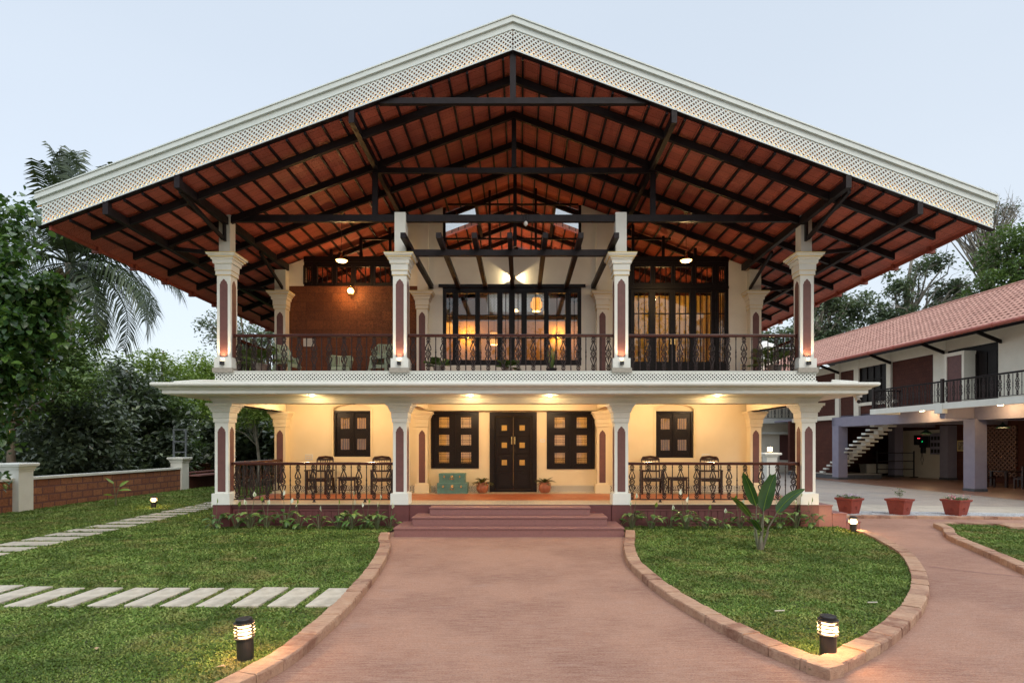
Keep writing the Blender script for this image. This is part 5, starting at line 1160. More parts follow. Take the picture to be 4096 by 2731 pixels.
# upper wall
XW = .15; b = MB()
cols = ((9.02, 9.38), (7.35, 7.75), (4.95, 5.25), (1.55, 2.25), (-1.05, -1.4 - .75), (-5.5, -6.2), (-9, -9.6))
for c in cols: a0, a1 = min(c), max(c); b.box(XW - .12, XW + .25, a0, a1, 3.6, 6.75)
b.box(XW - .10, XW + .25, A0, 9.38, 6.25, 6.75); b.box(XW - .1, XW + .2, 4.6, 7.6, 4.15, 4.32); b.box(XW - .1, XW + .2, 9.38, 13.9, 3.5, 3.75); b.box(XW - .1, XW + .2, 9.38, 13.9, 6.3, 6.7)
b.box(XW - .1, XW + .2, A0, 5.0, 3.6, 3.86)
A(b, 'white_wall_frame', 'upper')
for q in ((XW, XW + .2, 2.25, 4.95, 3.75, 6.25), (XW, XW + .2, 7.75, 9.02, 3.6, 6.25), (XW, XW + .2, 5.25, 7.35, 3.6, 4.15), (XW, XW + .2, -5.5, -2.15, 3.75, 6.25), (XW + .1, XW + .3, 9.4, 13.9, .3, 6.3)):
    b = MB(); b.box(*q); A(b, 'laterite_infill', 'laterite_dark')
b = MB(); b.box(XW, XW + .12, 5.25, 7.35, 4.32, 6.25)
for k in range(5): y = 5.25 + k * .51; b.box(XW - .05, XW, y, y + .06, 4.32, 6.25)
b.box(XW - .05, XW, 5.25, 7.35, 5.5, 5.56); A(b, 'window', 'wood')
b = MB(); b.box(XW, XW + .12, -1.05, 1.55, 3.75, 6.25); b.box(XW - .06, XW, -1.02, -.95, 3.75, 6.05)
for k in range(3): b.box(XW - .04, XW, -.9 + k * .45, -.5 + k * .45, 3.95, 4.8); b.box(XW - .04, XW, -.9 + k * .45, -.5 + k * .45, 4.95, 5.9)
A(b, 'door', 'wood')
# projecting framed laterite box beside the door
b = MB(); b.box(-.42, XW, .1, .22, 3.75, 6.05); b.box(-.42, XW, 1.0, 1.12, 3.75, 6.05); b.box(-.42, XW, .22, 1.0, 5.9, 6.05); A(b, 'projecting_frame', 'upper')
b = MB(); b.box(-.38, -.3, .22, 1.0, 3.75, 5.9); A(b, 'projecting_panel', 'panel')
# balcony slab + railing
b = MB(); b.box(-1.62, XW, A0, 4.2, 3.60, 3.75); b.box(-1.66, -1.50, A0, 4.2, 3.50, 3.76); b.box(-1.62, XW, 4.05, 4.22, 3.50, 3.76); b.box(-1.70, -1.45, -.18, .22, 3.33, 3.755); A(b, 'balcony_slab', 'white')
b = MB(); b.box(-.15, .15, A0, 9.4, 3.05, 3.6); b.box(-1.5, -.15, -.12, .16, 3.12, 3.6); b.box(-.15, 6.2, 9.1, 9.4, 3.05, 3.6); b.box(.15, 6.2, -.15, .15, 3.05, 3.6); b.box(.15, 6.2, 4.5, 4.8, 3.05, 3.6); A(b, 'concrete_beams', 'lilac')
b = MB(); b.box(XW, 6.4, A0, A1, 3.6, 3.7); b.box(8.2, 8.4, A0, A1, 3.6, 6.7); A(b, 'floor_slab', 'lilac')
for (x, y) in ((0, 0), (0, 8.9), (0, -8.5), (5.1, 10.9), (5.9, 7.85)):
    b = MB(); b.box(x - .28, x + .28, y - .28, y + .28, .12, 3.1); p_ = A(b, 'pillar', 'lilac'); b = MB(); b.box(x - .30, x + .30, y - .30, y + .30, 0, .13); A(b, 'pillar_skirting', 'darktile', p_)
rl = railing(annex, (-1.52, -9.0), (-1.52, -.1), 4.72, 3.84, 26, OU, PU, world=False, hm='steel')
rl = railing(annex, (-1.52, .1), (-1.52, 4.12), 4.72, 3.84, 12, OU, PU, world=False, hm='steel')
rl = railing(annex, (-1.45, 4.12), (.0, 4.12), 4.72, 3.84, 5, OU, PU, world=False, hm='steel')
for y in (0, 4.13): b = MB(); b.box(-1.57, -1.47, y - .06, y + .06, 3.75, 4.80); A(b, 'railing_post', 'iron')
# undercroft: rear walls, tiled plinth, stairs
b = MB(); b.box(6.2, 6.4, A0, 13.9, .0, 3.6); b.box(-.1, 8.4, 13.9, 14.1, 0, 3.6); A(b, 'rear_wall', 'laterite_dark')
b = MB(); b.box(6.12, 6.19, 8.25, 11.6, .0, 2.9); b.box(5.6, 6.12, 11.6, 11.8, 0, 2.9); A(b, 'pale_rear_wall', 'upper')
b = MB(); b.box(-.2, 2.6, 8.9, 13.9, .0, .26); A(b, 'tiled_plinth', 'darktile'); b = MB(); b.box(-.22, 2.6, 8.88, 13.9, .26, .29); A(b, 'plinth_coping', 'flag')
b = MB()
for k in range(15):
    y = 10.9 - k * .34; z = .40 + k * .205; b.box(.05, 1.35, y - .33, y, z - .10, z)
    b.box(.55, .85, y - .33, y + .02, z - .28, z - .09)
A(b, 'floating_stairs', 'white', bevel=.004)
# pierced clay screen on the rear wall
b = MB(); lattice(b, 8, 11, .24, .07, lambda a, c, yy: (yy, 3.95 + a, .35 + c), 6.08, 6.17); A(b, 'pierced_screen', M.setdefault('screen', mat('brown_clay_screen', (.20, .11, .085), None, 6, .6)))
struct(sheet('courtyard', [(18.6, 10), (32, 10), (32, 36), (17.0, 36)], .012, M.setdefault('uflo', brick('undercroft_tiles', (.30, .17, .12), (.24, .13, .09), (.12, .07, .05), .4, .4, .006, 'xy', .2, .35))))
annex_pt = lambda bb_, aa, z: Vector((19.5 + .995 * bb_ - .0993 * aa, 24.7 + .0993 * bb_ + .995 * aa, z))
def adown(bb_, aa, label):
    t = thing('ceiling_downlight', label, 'ceiling lamp', annex_pt(bb_, aa, 3.59), group='round lamps under the annex balcony'); b = MB(); b.lathe([(.11, 0), (.11, -.03), (.09, -.045)], n=16); b.build('diffuser', 'spot', t); lamp(t, (0, 0, -.12), 42, (1, .6, .25), .1)
adown(-.75, 2.0, 'lit round lamp under the far half of the annex balcony'); adown(-.75, -1.9, 'lit round lamp under the near half of the annex balcony')
def apend(bb_, aa, z, label, w_=14):
    t = thing('pendant_lamp', label, 'pendant lamp', annex_pt(bb_, aa, 3.6), group='dark green pendants of the undercroft'); h = 3.6 - z
    b = MB(); b.tube([(0, 0, 0), (0, 0, -h + .2)], .008, 5); b.build('cord', 'black', t)
    b = MB(); b.lathe([(.03, .26), (.05, .2), (.12, .14), (.28, .02), (.29, 0)], (0, 0, -h), 18, cap=False); b.build('lamp_shade', M.setdefault('greenshade', mat('dark_green_enamel', (.02, .06, .035), None, 3, .35)), t, smooth=True)
    b = MB(); b.lathe([(.27, .01), (.02, .02)], (0, 0, -h), 16, cap=False); b.build('bulb', 'bulb_soft', t); lamp(t, (0, 0, -h - .1), w_, (1, .7, .35), .1)
apend(2.8, 5.86, 2.6, 'dark green pendant lamp hanging near the meter panel'); apend(3.4, 2.05, 2.8, 'dark green pendant lamp hanging over the dining table')
# dining table + chairs
p_ = annex_pt(3.65, 2.5, .012); t = thing('dining_table', 'dark wooden dining table in the undercroft beyond the lilac pillar', 'table', p_, R(5.7))
b = MB(); b.box(-.5, .5, -.95, .95, .72, .77); b.build('tabletop', 'chair', t, bevel=.006)
for sx in (-1, 1):
    for sy in (-1, 1): b = MB(); b.box(sx * .42 - .05, sx * .42 + .05, sy * .8 - .05, sy * .8 + .05, 0, .72); b.build('leg', 'chair', t)
def dchair(bb_, aa, rz, label):
    t = thing('dining_chair', label, 'chair', annex_pt(bb_, aa, .012), R(5.7) + rz, 'dark chairs around the undercroft table')
    b = MB(); b.box(-.22, .22, -.22, .22, .42, .47); b.build('seat', 'chair', t)
    for sx in (-1, 1):
        b = MB(); b.box(sx * .19 - .03, sx * .19 + .03, -.22, -.16, 0, .42); b.build('leg', 'chair', t); b = MB(); b.box(sx * .19 - .03, sx * .19 + .03, .17, .23, 0, 1.02); b.build('leg', 'chair', t)
    b = MB()
    for k in range(7): b.box(-.16, .16, .185, .215, .56 + k * .066, .60 + k * .066)
    b.build('backrest', 'chair', t)
dchair(2.75, 2.2, R(90), 'dark dining chair nearest the lilac pillar'); dchair(4.55, 2.0, R(-90), 'dark dining chair at the right end of the table, at the picture edge'); dchair(3.3, 1.0, R(180), 'dark dining chair on the near side of the table')
# picture frames
for bb_, aa, z, l in ((6.18, 7.2, 1.95, 'small framed picture on the dark wall left of the lilac pillar'), (6.18, 3.0, 1.95, 'small framed picture on the dark wall at the right picture edge')):
    t = thing('picture_frame', l, 'picture', annex_pt(bb_, aa, z), R(5.7)); b = MB(); b.box(-.03, 0, -.32, .32, -.3, .3); b.build('frame', 'gold', t); b = MB(); b.box(-.035, -.03, -.26, .26, -.24, .24); b.build('print', M.setdefault('print', mat('dull_print', (.12, .09, .06), (.4, .33, .22), 9, .4)), t)
# meter panel with red lights
t = thing('meter_panel', 'grey electric meter panel with red and green indicator lights', 'meter panel', annex_pt(6.0, 9.8, 2.1), R(5.7))
b = MB(); b.box(-.12, .15, -.55, .15, -.25, .45); b.box(-.1, .15, .25, .6, -.1, .5); b.box(-.08, .15, -.1, .1, -.6, -.25); b.build('cabinet', 'black', t, bevel=.01)
b = MB()
for k in range(3): b.box(-.13, -.12, .10 + k * .07, .12 + k * .07, .30, .32)
b.build('red_indicator', 'red_led', t); b = MB(); b.box(-.13, -.12, -.1, -.08, .1, .12); b.build('green_indicator', M.setdefault('gled', emit('green_led', (0, 1, .2), 8)), t)
b = MB(); b.tube([(-.05, 0, -.6), (-.05, -.1, -1.0), (-.05, 0, -1.3), (-.05, .1, -1.0), (-.05, .02, -.6)], .012, 5); b.build('cable_loop', 'black', t)
t = thing('distribution_box', 'large grey distribution box on the pale undercroft wall', 'electric box', annex_pt(6.0, 8.4, 1.95), R(5.7)); b = MB(); b.box(-.1, .18, -.05, .75, -.5, .75); b.build('cabinet', 'lilac', t, bevel=.01)
b = MB()
for k in range(3):
    for j in range(3): b.box(-.11, -.1, .03 + j * .24, .2 + j * .24, -.42 + k * .38, -.2 + k * .38)
b.build('breaker_windows', 'black', t)
# portable black barrier and white laundry carts by the stairs
t = thing('barrier_frame', 'black free-standing three-bar barrier in front of the stairs', 'barrier', annex_pt(4.6, 10.3, .012), R(-3))
for s in (-1, 1): b = MB(); b.box(s * 1.1 - .03, s * 1.1 + .03, -.03, .03, .04, 1.62); b.box(s * 1.1 - .22, s * 1.1 + .22, -.06, .06, 0, .05); b.build('post', 'black', t)
for z in (.5, 1.0, 1.5): b = MB(); b.tube([(-1.1, 0, z), (1.1, 0, z)], .025, 6); b.build('rail', 'black', t)
for bb_, l in ((4.3, 'white canvas cart on castors under the stairs, left one'), (5.2, 'white canvas cart on castors under the stairs, right one')):
    t = thing('laundry_cart', l, 'cart', annex_pt(bb_, 12.3, .012), R(5)); b = MB(); b.lathe([(.3, .18), (.36, .72), (.38, .73), (.38, .76)], sq=True); b.build('bin', 'curtain' if False else 'upper', t)
    b = MB()
    for sx in (-1, 1):
        for sy in (-1, 1): b.tube([(sx * .3, sy * .3, .18), (sx * .3, sy * .3, .06)], .015, 5); b.tube([(sx * .3 - .02, sy * .3, .04), (sx * .3 + .02, sy * .3, .04)], .04, 8)
    b.build('castors', 'galv', t)
# ------------------------------------------------------------------ white outbuilding behind, seen between the right columns
ob = thing('outbuilding', 'white two-storey building with balcony and ledge beyond the right verandah', 'building', (17, 42, 0)); O = lambda b, n, m, par=None, **k: b.build(n, m, par or ob, world=True, **k)
b = MB(); wall(b, 10, 20.8, 0, 8.2, 42, 42.3, [(16.75, 17.45, 1.0, 2.75), (18.9, 19.6, .9, 2.75)]); b.box(10, 20.8, 42.3, 47, 8.0, 8.2); O(b, 'wall', 'upper')
b = MB(); b.box(12, 20.8, 40.9, 42, 3.55, 3.9); b.box(12, 20.8, 41.5, 42, 2.80, 2.93); O(b, 'balcony_slab', 'white')
b = MB(); b.box(16.75, 17.45, 42.1, 42.2, 1.0, 2.75)
for k in range(2): b.box(16.8 + k * .33, 17.05 + k * .33, 42.05, 42.1, 1.1, 2.65)
O(b, 'window', 'wood'); b = MB(); b.box(18.9, 19.6, 42.1, 42.2, .9, 2.75); O(b, 'door', 'panel')
railing(ob, (12.1, 41.0), (20.7, 41.0), 4.8, 3.95, 18, OU, PU, hm='steel')
b = MB(); b.box(15.5, 17.2, 41.2, 41.9, 0, .9); O(b, 'washing_ledge', 'laterite_dark'); b = MB(); b.box(15.4, 17.3, 41.1, 41.95, .9, 1.0); O(b, 'ledge_top', 'white')
t = thing('gate_pillar', 'white capped pillar with a lit lamp, seen between the right columns', 'pillar', (12.65, 29.2, 0)); b = MB(); b.lathe([(.34, 0), (.34, .1)], sq=True); b.build('pillar_skirting', 'darktile', t)
b = MB(); b.lathe([(.26, .1), (.26, 1.38), (.30, 1.40), (.30, 1.46), (.42, 1.50), (.43, 1.56), (.40, 1.60)], sq=True); b.build('shaft', 'white', t)
t = thing('pillar_lamp', 'glowing lamp on top of the white gate pillar', 'lamp', (12.65, 29.2, 1.60)); b = MB(); b.lathe([(.12, 0), (.12, .06)], n=14); b.build('lamp_base', 'black', t); b = MB(); b.lathe([(.11, .061), (.12, .26), (.10, .28)], n=14); b.build('globe', 'bulb_soft', t); lamp(t, (0, -.2, .3), 20, (1, .6, .25), .1)
t = thing('water_tank', 'white plastic water tank on the flat roof of the outbuilding', 'water tank', (18.3, 43.2, 8.2)); b = MB(); b.lathe([(.85, 0), (.88, .3), (.86, .34), (.90, .6), (.87, .64), (.9, .95), (.87, 1.0), (.7, 1.3), (.3, 1.45), (.25, 1.55), (.02, 1.56)], n=24); b.build('tank_body', 'plastic_white', t)
b = MB(); b.tube([(1.3, -.5, 0), (1.3, -.5, 2.0)], .04, 6); b.tube([(1.7, -.5, 0), (1.7, -.5, 2.1)], .04, 6); b.box(.6, 2.6, -.6, -.55, .95, 1.0); b.box(.6, .66, -.6, -.55, 0, 1.0); b.box(2.54, 2.6, -.6, -.55, 0, 1.0); b.build('pipes_and_rail', 'galv', t)
t = thing('flag_pole', 'slender pale pole rising between the right column and the trees', 'pole', (27.5, 56, 0)); b = MB(); b.lathe([(.09, 0), (.06, 13.5), (.02, 13.6)], n=8); b.build('shaft', 'galv', t)
# small kerbed stone in the far right bed, sticks left on the lawn
b = MB(); b.box(-.9, .9, -.25, .25, 0, .09); tag(b.build('stone_edging', 'kerb', loc=(12.15, 13.2, .02), rotz=-.25), 'low maroon stone edging lying in the far right lawn bed', 'edging')
for x, y, a, l in ((2.95, 6.55, .1, 'pale stick lying on the teardrop lawn behind the bollard'), (4.22, 6.9, .0, 'pale stick lying on the teardrop lawn near its right kerb')):
    b = MB(); b.tube([(-.06, 0, 0), (.06, .005, 0)], .008, 5); tag(b.build('stick', 'slab', loc=(x, y, .085), rotz=a), l, 'stick')
# ------------------------------------------------------------------ PLANTS
def blade(b, pts, widths, side, fold=.25):
    """leaf blade: centre line pts, half widths, side vector; raised edges"""
    pts = [Vector(p) for p in pts]; v = []; side = Vector(side).normalized()
    for i, p in enumerate(pts):
        d = (pts[min(i + 1, len(pts) - 1)] - pts[max(i - 1, 0)]).normalized(); s = (side - d * side.dot(d)).normalized(); n = s.cross(d).normalized(); w_ = widths[i]
        v += [p - s * w_ + n * w_ * fold, p - s * w_ * .5 + n * w_ * fold * .35, p, p + s * w_ * .5 + n * w_ * fold * .35, p + s * w_ + n * w_ * fold]
    b.add(v, [(5 * i + j, 5 * i + j + 1, 5 * i + j + 6, 5 * i + j + 5) for i in range(len(pts) - 1) for j in range(4)])
def leafprof(n, w_): return [w_ * max(.03, math.sin(math.pi * (i / (n - 1)) ** .72) ** .8) for i in range(n)]
M['lily'] = leafmat('peace_lily_leaves', (.05, .12, .025), (.10, .21, .045), (.24, .36, .09), .15, .35, 3)
M['bigleaf'] = leafmat('strelitzia_leaves', (.030, .085, .028), (.045, .12, .035), (.10, .19, .05), .12, .32, 2)
M['yoleaf'] = leafmat('young_banana_leaves', (.16, .28, .04), (.24, .38, .06), (.34, .48, .10), .3, .4, 2)
M['stemg'] = mat('green_stems', (.12, .17, .07), (.10, .10, .05), 8, .5)
def lily(seed, nl=13, nf=2, hgt=.34):
    rr = random.Random(seed); t = thing('peace_lily', 'peace lily', 'peace lily', (0, 0, 0), group='peace lilies planted along the plinth')
    lb, sb = MB(), MB()
    for k in range(nl):
        a = k * 2.4 + rr.random(); L_ = rr.uniform(.15, .23); h = hgt * rr.uniform(.35, .9); r0 = rr.uniform(.05, .16)
        base = Vector((.02 * math.cos(a), .02 * math.sin(a), 0)); p1 = Vector((r0 * math.cos(a), r0 * math.sin(a), h)); sb.tube([base, base.lerp(p1, .5) + Vector((0, 0, .03)), p1], .005, 4)
        dr = rr.uniform(-.7, .5); n = 6; pts = []
        for i in range(n): s = i / (n - 1); e = .7 - dr - 1.5 * s; q = pts[-1] if pts else p1; pts.append(q + Vector((math.cos(a) * math.cos(e), math.sin(a) * math.cos(e), math.sin(e))) * (L_ / (n - 1) if i else 0))
        blade(lb, pts, leafprof(n, L_ * .21), (-math.sin(a), math.cos(a), rr.uniform(-.3, .3)))
    lb.build('leaves', 'lily', t); sb.build('stems', 'stemg', t)
    for k in range(nf):
        a = rr.uniform(0, 6.28); h = hgt * rr.uniform(1.15, 1.65); p1 = Vector((.09 * math.cos(a), .09 * math.sin(a), h)); b = MB(); b.tube([(0, 0, 0), (p1.x * .4, p1.y * .4, h * .5), p1], .004, 4)
        f = b.build('flower_stem', 'stemg', t); b = MB(); tilt = rr.uniform(-.03, .03)
        blade(b, [p1 + Vector((tilt * s, -.008 * s, .105 * s)) for s in (0, .25, .5, .75, 1)], [.008, .030, .030, .016, .001], (1, rr.uniform(-.4, .4), 0), .5); b.build('spathe', 'yflower' if rr.random() < .7 else 'yoleaf', f)
        b = MB(); b.tube([p1 + Vector((0, -.014, .01)), p1 + Vector((0, -.016, .06))], .006, 6); b.build('spadix', 'yoleaf', f)
    return t
variants = [lily(1), lily(2, 11, 1), lily(3, 15, 2, .38), lily(4, 9, 1, .28)]; used = set()
ln = [(-6.98, 0), (-6.55, 1), (-6.25, 2), (-5.83, 0), (-5.40, 2), (-5.05, 0), (-4.62, 3), (-4.2, 1), (-3.85, 2), (-3.55, 0), (-3.28, 2), (-3.02, 3)]
rn = [(2.58, 2), (3.0, 1), (3.45, 3), (3.78, 2), (4.22, 1), (4.62, 3), (5.05, 0), (5.5, 2), (5.98, 0), (6.38, 2), (6.72, 0)]
pr_ = random.Random(9)
for row, side in ((ln, 'left'), (rn, 'right')):
    n = len(row)
    for i, (x, v) in enumerate(row):
        j = n - 1 - i if side == 'left' else i
        loc = (x, 13.22 + pr_.uniform(-.10, .10), .04); rz = pr_.uniform(0, 6); l = f'{ords[j]} peace lily from the steps in the {side} row before the plinth'; s = pr_.uniform(1.05, 1.35)
        if v not in used: used.add(v); o = variants[v]; o.location = loc; o.rotation_euler.z = rz; o['label'] = l; o.scale = (s,) * 3
        else: dup(variants[v], loc, rz, l, s)
# large-leaved plant on the right lawn
t = thing('bird_of_paradise', 'large paddle-leaved plant on the lawn before the right verandah', 'plant', (4.4, 10.55, .03)); k = .00234
def px(x, y, dy=0): return Vector(((x - 1248) * k, dy, (1485 - y) * k))
spec = [((1232, 1480), (1205, 1300), (1208, 1130), (1085, 868), .125, -.05, .02), ((1250, 1485), (1265, 1320), (1272, 1170), (1350, 878), .175, .0, -.02), ((1262, 1480), (1300, 1300), (1358, 1182), (1545, 992), .12, -.1, .05), ((1238, 1480), (1225, 1360), (1200, 1225), (1033, 1066), .085, .12, .1), ((1228, 1480), (1222, 1400), (1222, 1318), (1105, 1212), .09, -.18, -.1), ((1258, 1480), (1262, 1330), (1300, 1190), (1362, 885), .10, .16, .1)]
sb = MB()
for i, (a, m_, c, d, w_, dy, tw) in enumerate(spec):
    p0, p1, p2, p3 = px(*a), px(*m_, dy * .5), px(*c, dy), px(*d, dy * 1.6); sb.tube([p0, p1, p2], [.022, .014, .010], 8)
    n = 12; b = MB(); dv = p3 - p2; up = Vector((0, 0, 1)); pts = []
    for q in range(n): s = q / (n - 1); pts.append(p2 + dv * s + Vector((0, -.10 * s * s + .02, .055 * math.sin(math.pi * s)))) 
    sd = Vector((dv.z, -.55 + tw, -dv.x)); pf = [w_ * .78 * max(.02, (math.sin(math.pi * min(1, s ** .62)) ** .62)) if 0 < s < 1 else .005 for s in [q / (n - 1) for q in range(n)]]
    blade(b, pts, pf, sd, .30); lf = b.build('leaf', 'bigleaf' if i != 3 else M.setdefault('yel', leafmat('yellowing_leaf', (.07, .13, .03), (.11, .18, .04), (.25, .25, .06), .1, .35, 6)), t, smooth=True)
    b = MB(); b.tube([pts[q] + Vector((0, -.006, 0)) for q in range(n)], [.009 * (1 - q / n) + .002 for q in range(n)], 5); b.build('midrib', 'yoleaf', lf)
sb.tube([(0, 0, 0), (.0, 0, .16), (.0, 0, .28)], [.06, .045, .02], 8); sb.tube([(.05, .02, 0), (.16, .02, .35)], .01, 5); sb.tube([(-.05, 0, 0), (-.10, .05, .34)], .01, 5)
sb.build('stalks', M.setdefault('stalk', mat('grey_green_stalks', (.17, .19, .12), (.14, .11, .08), 8, .6, .2, stretch=(1, 1, .2))), t)
def banana(x, y, s, rz, label):
    t = thing('young_banana_plant', label, 'plant', (x, y, .03), rz, 'young banana plants by the garden wall')
    b = MB(); b.tube([(0, 0, 0), (.01, 0, .3 * s)], [.035, .018], 7); b.build('stem', 'stemg', t)
    for a, el, L_, st in ((2.9, .95, .42, .72), (.9, 1.1, .38, .62), (.1, .5, .30, .52), (4.0, .9, .25, .35)):
        o = Vector((.1 * math.cos(a), .1 * math.sin(a), st)) * s; lb = MB(); d = Vector((math.cos(a) * math.cos(el), math.sin(a) * math.cos(el), math.sin(el))); n = 7; pts = [o + d * L_ * s * (q / 6) + Vector((math.cos(a) * .10, math.sin(a) * .10, -.16)) * s * (q / 6) ** 2 for q in range(n)]
        blade(lb, pts, leafprof(n, .10 * s), (-math.sin(a), math.cos(a), .3), .2); f = lb.build('leaf', 'yoleaf', t, smooth=True); b = MB(); b.tube([(0, 0, .2 * s), o * .6 + Vector((0, 0, .15 * s)), o], .009, 5); b.build('leaf_stalk', 'stemg', f)
banana(-12.85, 18.3, 1.0, 0, 'young banana plant with yellow-green leaves before the garden wall')
banana(-13.75, 14.7, .8, 1.0, 'young banana plant at the left picture edge by the white pillar')
# potted plants upstairs
def potplant(x, y, z, label, kind, h=.5, seed=1, pr=.14):
    rr = random.Random(seed); t = thing('potted_plant', label, 'potted plant', (x, y, z))
    b = MB(); b.lathe([(pr * .75, 0), (pr, pr * 1.5), (pr * 1.08, pr * 1.52), (pr * 1.08, pr * 1.7), (pr * .9, pr * 1.7)], n=16); b.build('pot', 'black' if kind == 'snake' else 'concrete', t)
    b = MB(); sb = MB()
    if kind == 'snake':
        for k in range(7): a = k * 2.4; hh = h * rr.uniform(.6, 1); blade(b, [Vector((.04 * math.cos(a) * (1 + 2 * s), .04 * math.sin(a) * (1 + 2 * s), pr * 1.6 + hh * s)) for s in (0, .3, .6, .85, 1)], [.016, .02, .018, .012, .001], (-math.sin(a), math.cos(a), 0))
    else:
        for k in range(15):
            a = k * 2.4 + rr.random(); el = rr.uniform(.3, 1.35); L_ = h * rr.uniform(.7, 1.05); o = Vector((0, 0, pr * 1.6)); pts = [o + Vector((math.cos(a) * math.cos(el), math.sin(a) * math.cos(el), math.sin(el))) * L_ * s + Vector((math.cos(a) * .2, math.sin(a) * .2, -.35)) * L_ * s * s for s in (0, .25, .5, .75, 1)]; sb.tube(pts, .005, 3)
            for q in range(16):
                s = .3 + .7 * q / 16; i = min(3, int(s * 4)); p_ = pts[i].lerp(pts[i + 1], s * 4 - i); d = (pts[i + 1] - pts[i]).normalized(); sd = d.cross(Vector((0, 0, 1))).normalized()
                for sg in (-1, 1): e = (sd * sg * .85 + d * .6 + Vector((0, 0, -.25))).normalized(); ll = L_ * .38 * math.sin(math.pi * (.15 + .8 * q / 16)); blade(b, [p_, p_ + e * ll * .5, p_ + e * ll + Vector((0, 0, -.02))], [.007, .010, .001], d)
    b.build('leaves', 'lily', t); sb.build('stems', 'stemg', t) if sb.v else None
potplant(-6.45, 14.25, ZU, 'leafy palm in a pale pot at the left corner of the balcony', 'palm', .75, 1, .18)
potplant(-2.0, 14.1, ZU, 'spiky low palm on the central balcony, left end', 'palm', .42, 2, .13)
potplant(-.30, 14.1, ZU, 'small palm in the middle of the central balcony', 'palm', .36, 3, .12)
potplant(.78, 14.4, ZU, 'tall thin succulent in a black pot on the central balcony', 'snake', .75, 4, .13)
potplant(6.35, 14.4, ZU, 'leafy palm in a pot at the right corner of the balcony', 'palm', .80, 5, .17)
# ------------------------------------------------------------------ TREES
M['lf_vine'] = leafmat('creeper_leaves', (.022, .060, .024), (.052, .125, .036), (.16, .29, .06), .22, .28, .55, .7)
M['lf_dark'] = leafmat('dark_coffee_leaves', (.060, .090, .062), (.115, .155, .10), (.20, .26, .13), .14, .33, .5, .7)
M['lf_mid'] = leafmat('mid_green_leaves', (.062, .115, .038), (.105, .185, .055), (.21, .30, .095), .24, .42, .4)
M['lf_light'] = leafmat('light_green_leaves', (.13, .21, .045), (.20, .31, .065), (.34, .44, .10), .25, .45, .3)
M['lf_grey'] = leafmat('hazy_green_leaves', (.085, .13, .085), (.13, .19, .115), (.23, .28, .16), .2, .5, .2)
M['lf_palm'] = leafmat('palm_leaflets', (.035, .06, .03), (.06, .09, .045), (.10, .14, .06), .12, .4, .5)
def tree(name, label, cat, base, top, r0, blobs, leafm, lsize, nleaf, seed, limbs=16, clump=.22, nclump=None, group=None, bark='bark', lean=None, tmpl=LEAF, shell=.45, pitch=(-.9, .4), narrow=1, twigs=0):
    rr = np.random.default_rng(seed); t = thing(name, label, cat, base, group=group)
    B = np.array([[x - base[0], y - base[1], z - base[2], rx, ry, rz] for x, y, z, rx, ry, rz in blobs], float); vol = (B[:, 3] * B[:, 4] * B[:, 5]) ** .8; vol /= vol.sum()
    nc = nclump or max(40, nleaf // 60); ix = rr.choice(len(B), nc, p=vol); d = rr.normal(0, 1, (nc, 3)); d /= np.linalg.norm(d, axis=1)[:, None]; rad = rr.random(nc) ** shell
    C = B[ix, :3] + d * rad[:, None] * B[ix, 3:]; cs = clump * B[ix, 3:].mean(1) * rr.uniform(.6, 1.4, nc)
    k = rr.integers(0, nc, nleaf); P = C[k] + rr.normal(0, 1, (nleaf, 3)) * (cs[k][:, None] * np.array([1, 1, .7])); P = P[P[:, 2] + base[2] > .05]
    leafcloud('crown', P, lsize, leafm, t, seed, tmpl, pitch, world=False, narrow=narrow)
    b = MB(); h = top - base[2]; lx, ly = lean or (B[:, 0].mean() * .6, B[:, 1].mean() * .6); tr = [Vector((lx * s * s + .04 * h * math.sin(s * 7 + seed) * .5, ly * s * s + .03 * h * math.sin(s * 5 + seed * 2) * .5, h * s)) for s in (0, .12, .25, .4, .55, .7, .85, 1)]
    b.tube(tr, [r0 * (1.25 if i == 0 else 1 - .1 * i) for i in range(8)], 9)
    sel = rr.choice(nc, min(nc, limbs), replace=False)
    for q in sel:
        e = Vector(C[q]); s = max(.2, min(.95, (e.z / h) * .72)); i = min(6, int(s * 7)); st = tr[i].lerp(tr[i + 1], s * 7 - i); m1 = st.lerp(e, .4) + Vector((rr.normal() * .06 * h * .3, rr.normal() * .06 * h * .3, .04 * h)); m2 = st.lerp(e, .75) + Vector((rr.normal() * .03 * h, rr.normal() * .03 * h, .03 * h)); rb = r0 * (.5 - .25 * s)
        b.tube([st, m1, m2, e], [rb, rb * .7, rb * .42, rb * .15], 6)
        for _ in range(twigs):
            e2 = e + Vector(rr.normal(0, 1, 3)) * float(cs[q]) * 2.2; b.tube([m2.lerp(e, rr.random()), m2.lerp(e2, .6) + Vector(rr.normal(0, .1, 3)), e2], [rb * .25, rb * .14, rb * .05], 4)
    b.build('trunk', bark, t, smooth=True); return t
# near creeper-clad tree at the left edge
tree('creeper_tree', 'big tree smothered in broad glossy creeper leaves at the left edge', 'tree', (-13.6, 13.3, 0), 7.2, .26,
     [(-12.6, 13.0, 5.9, 1.5, 1.3, 1.35), (-11.9, 12.7, 4.7, 1.5, 1.3, 1.3), (-12.3, 12.8, 3.3, 1.25, 1.2, 1.3), (-11.1, 12.4, 4.95, .85, .8, .6), (-13.2, 13.4, 7.3, 1.5, 1.2, 1.1), (-10.9, 12.3, 5.75, .45, .4, .22), (-11.0, 12.6, 3.6, .6, .6, .65), (-12.9, 13, 2.2, 1.0, .9, .9), (-10.75, 12.6, 5.3, .75, .7, .65), (-10.9, 12.6, 4.3, .6, .6, .7)],
     'lf_vine', .15, 17500, 31, clump=.20, nclump=300, tmpl=BROAD, shell=.38, pitch=(-1.2, .1))
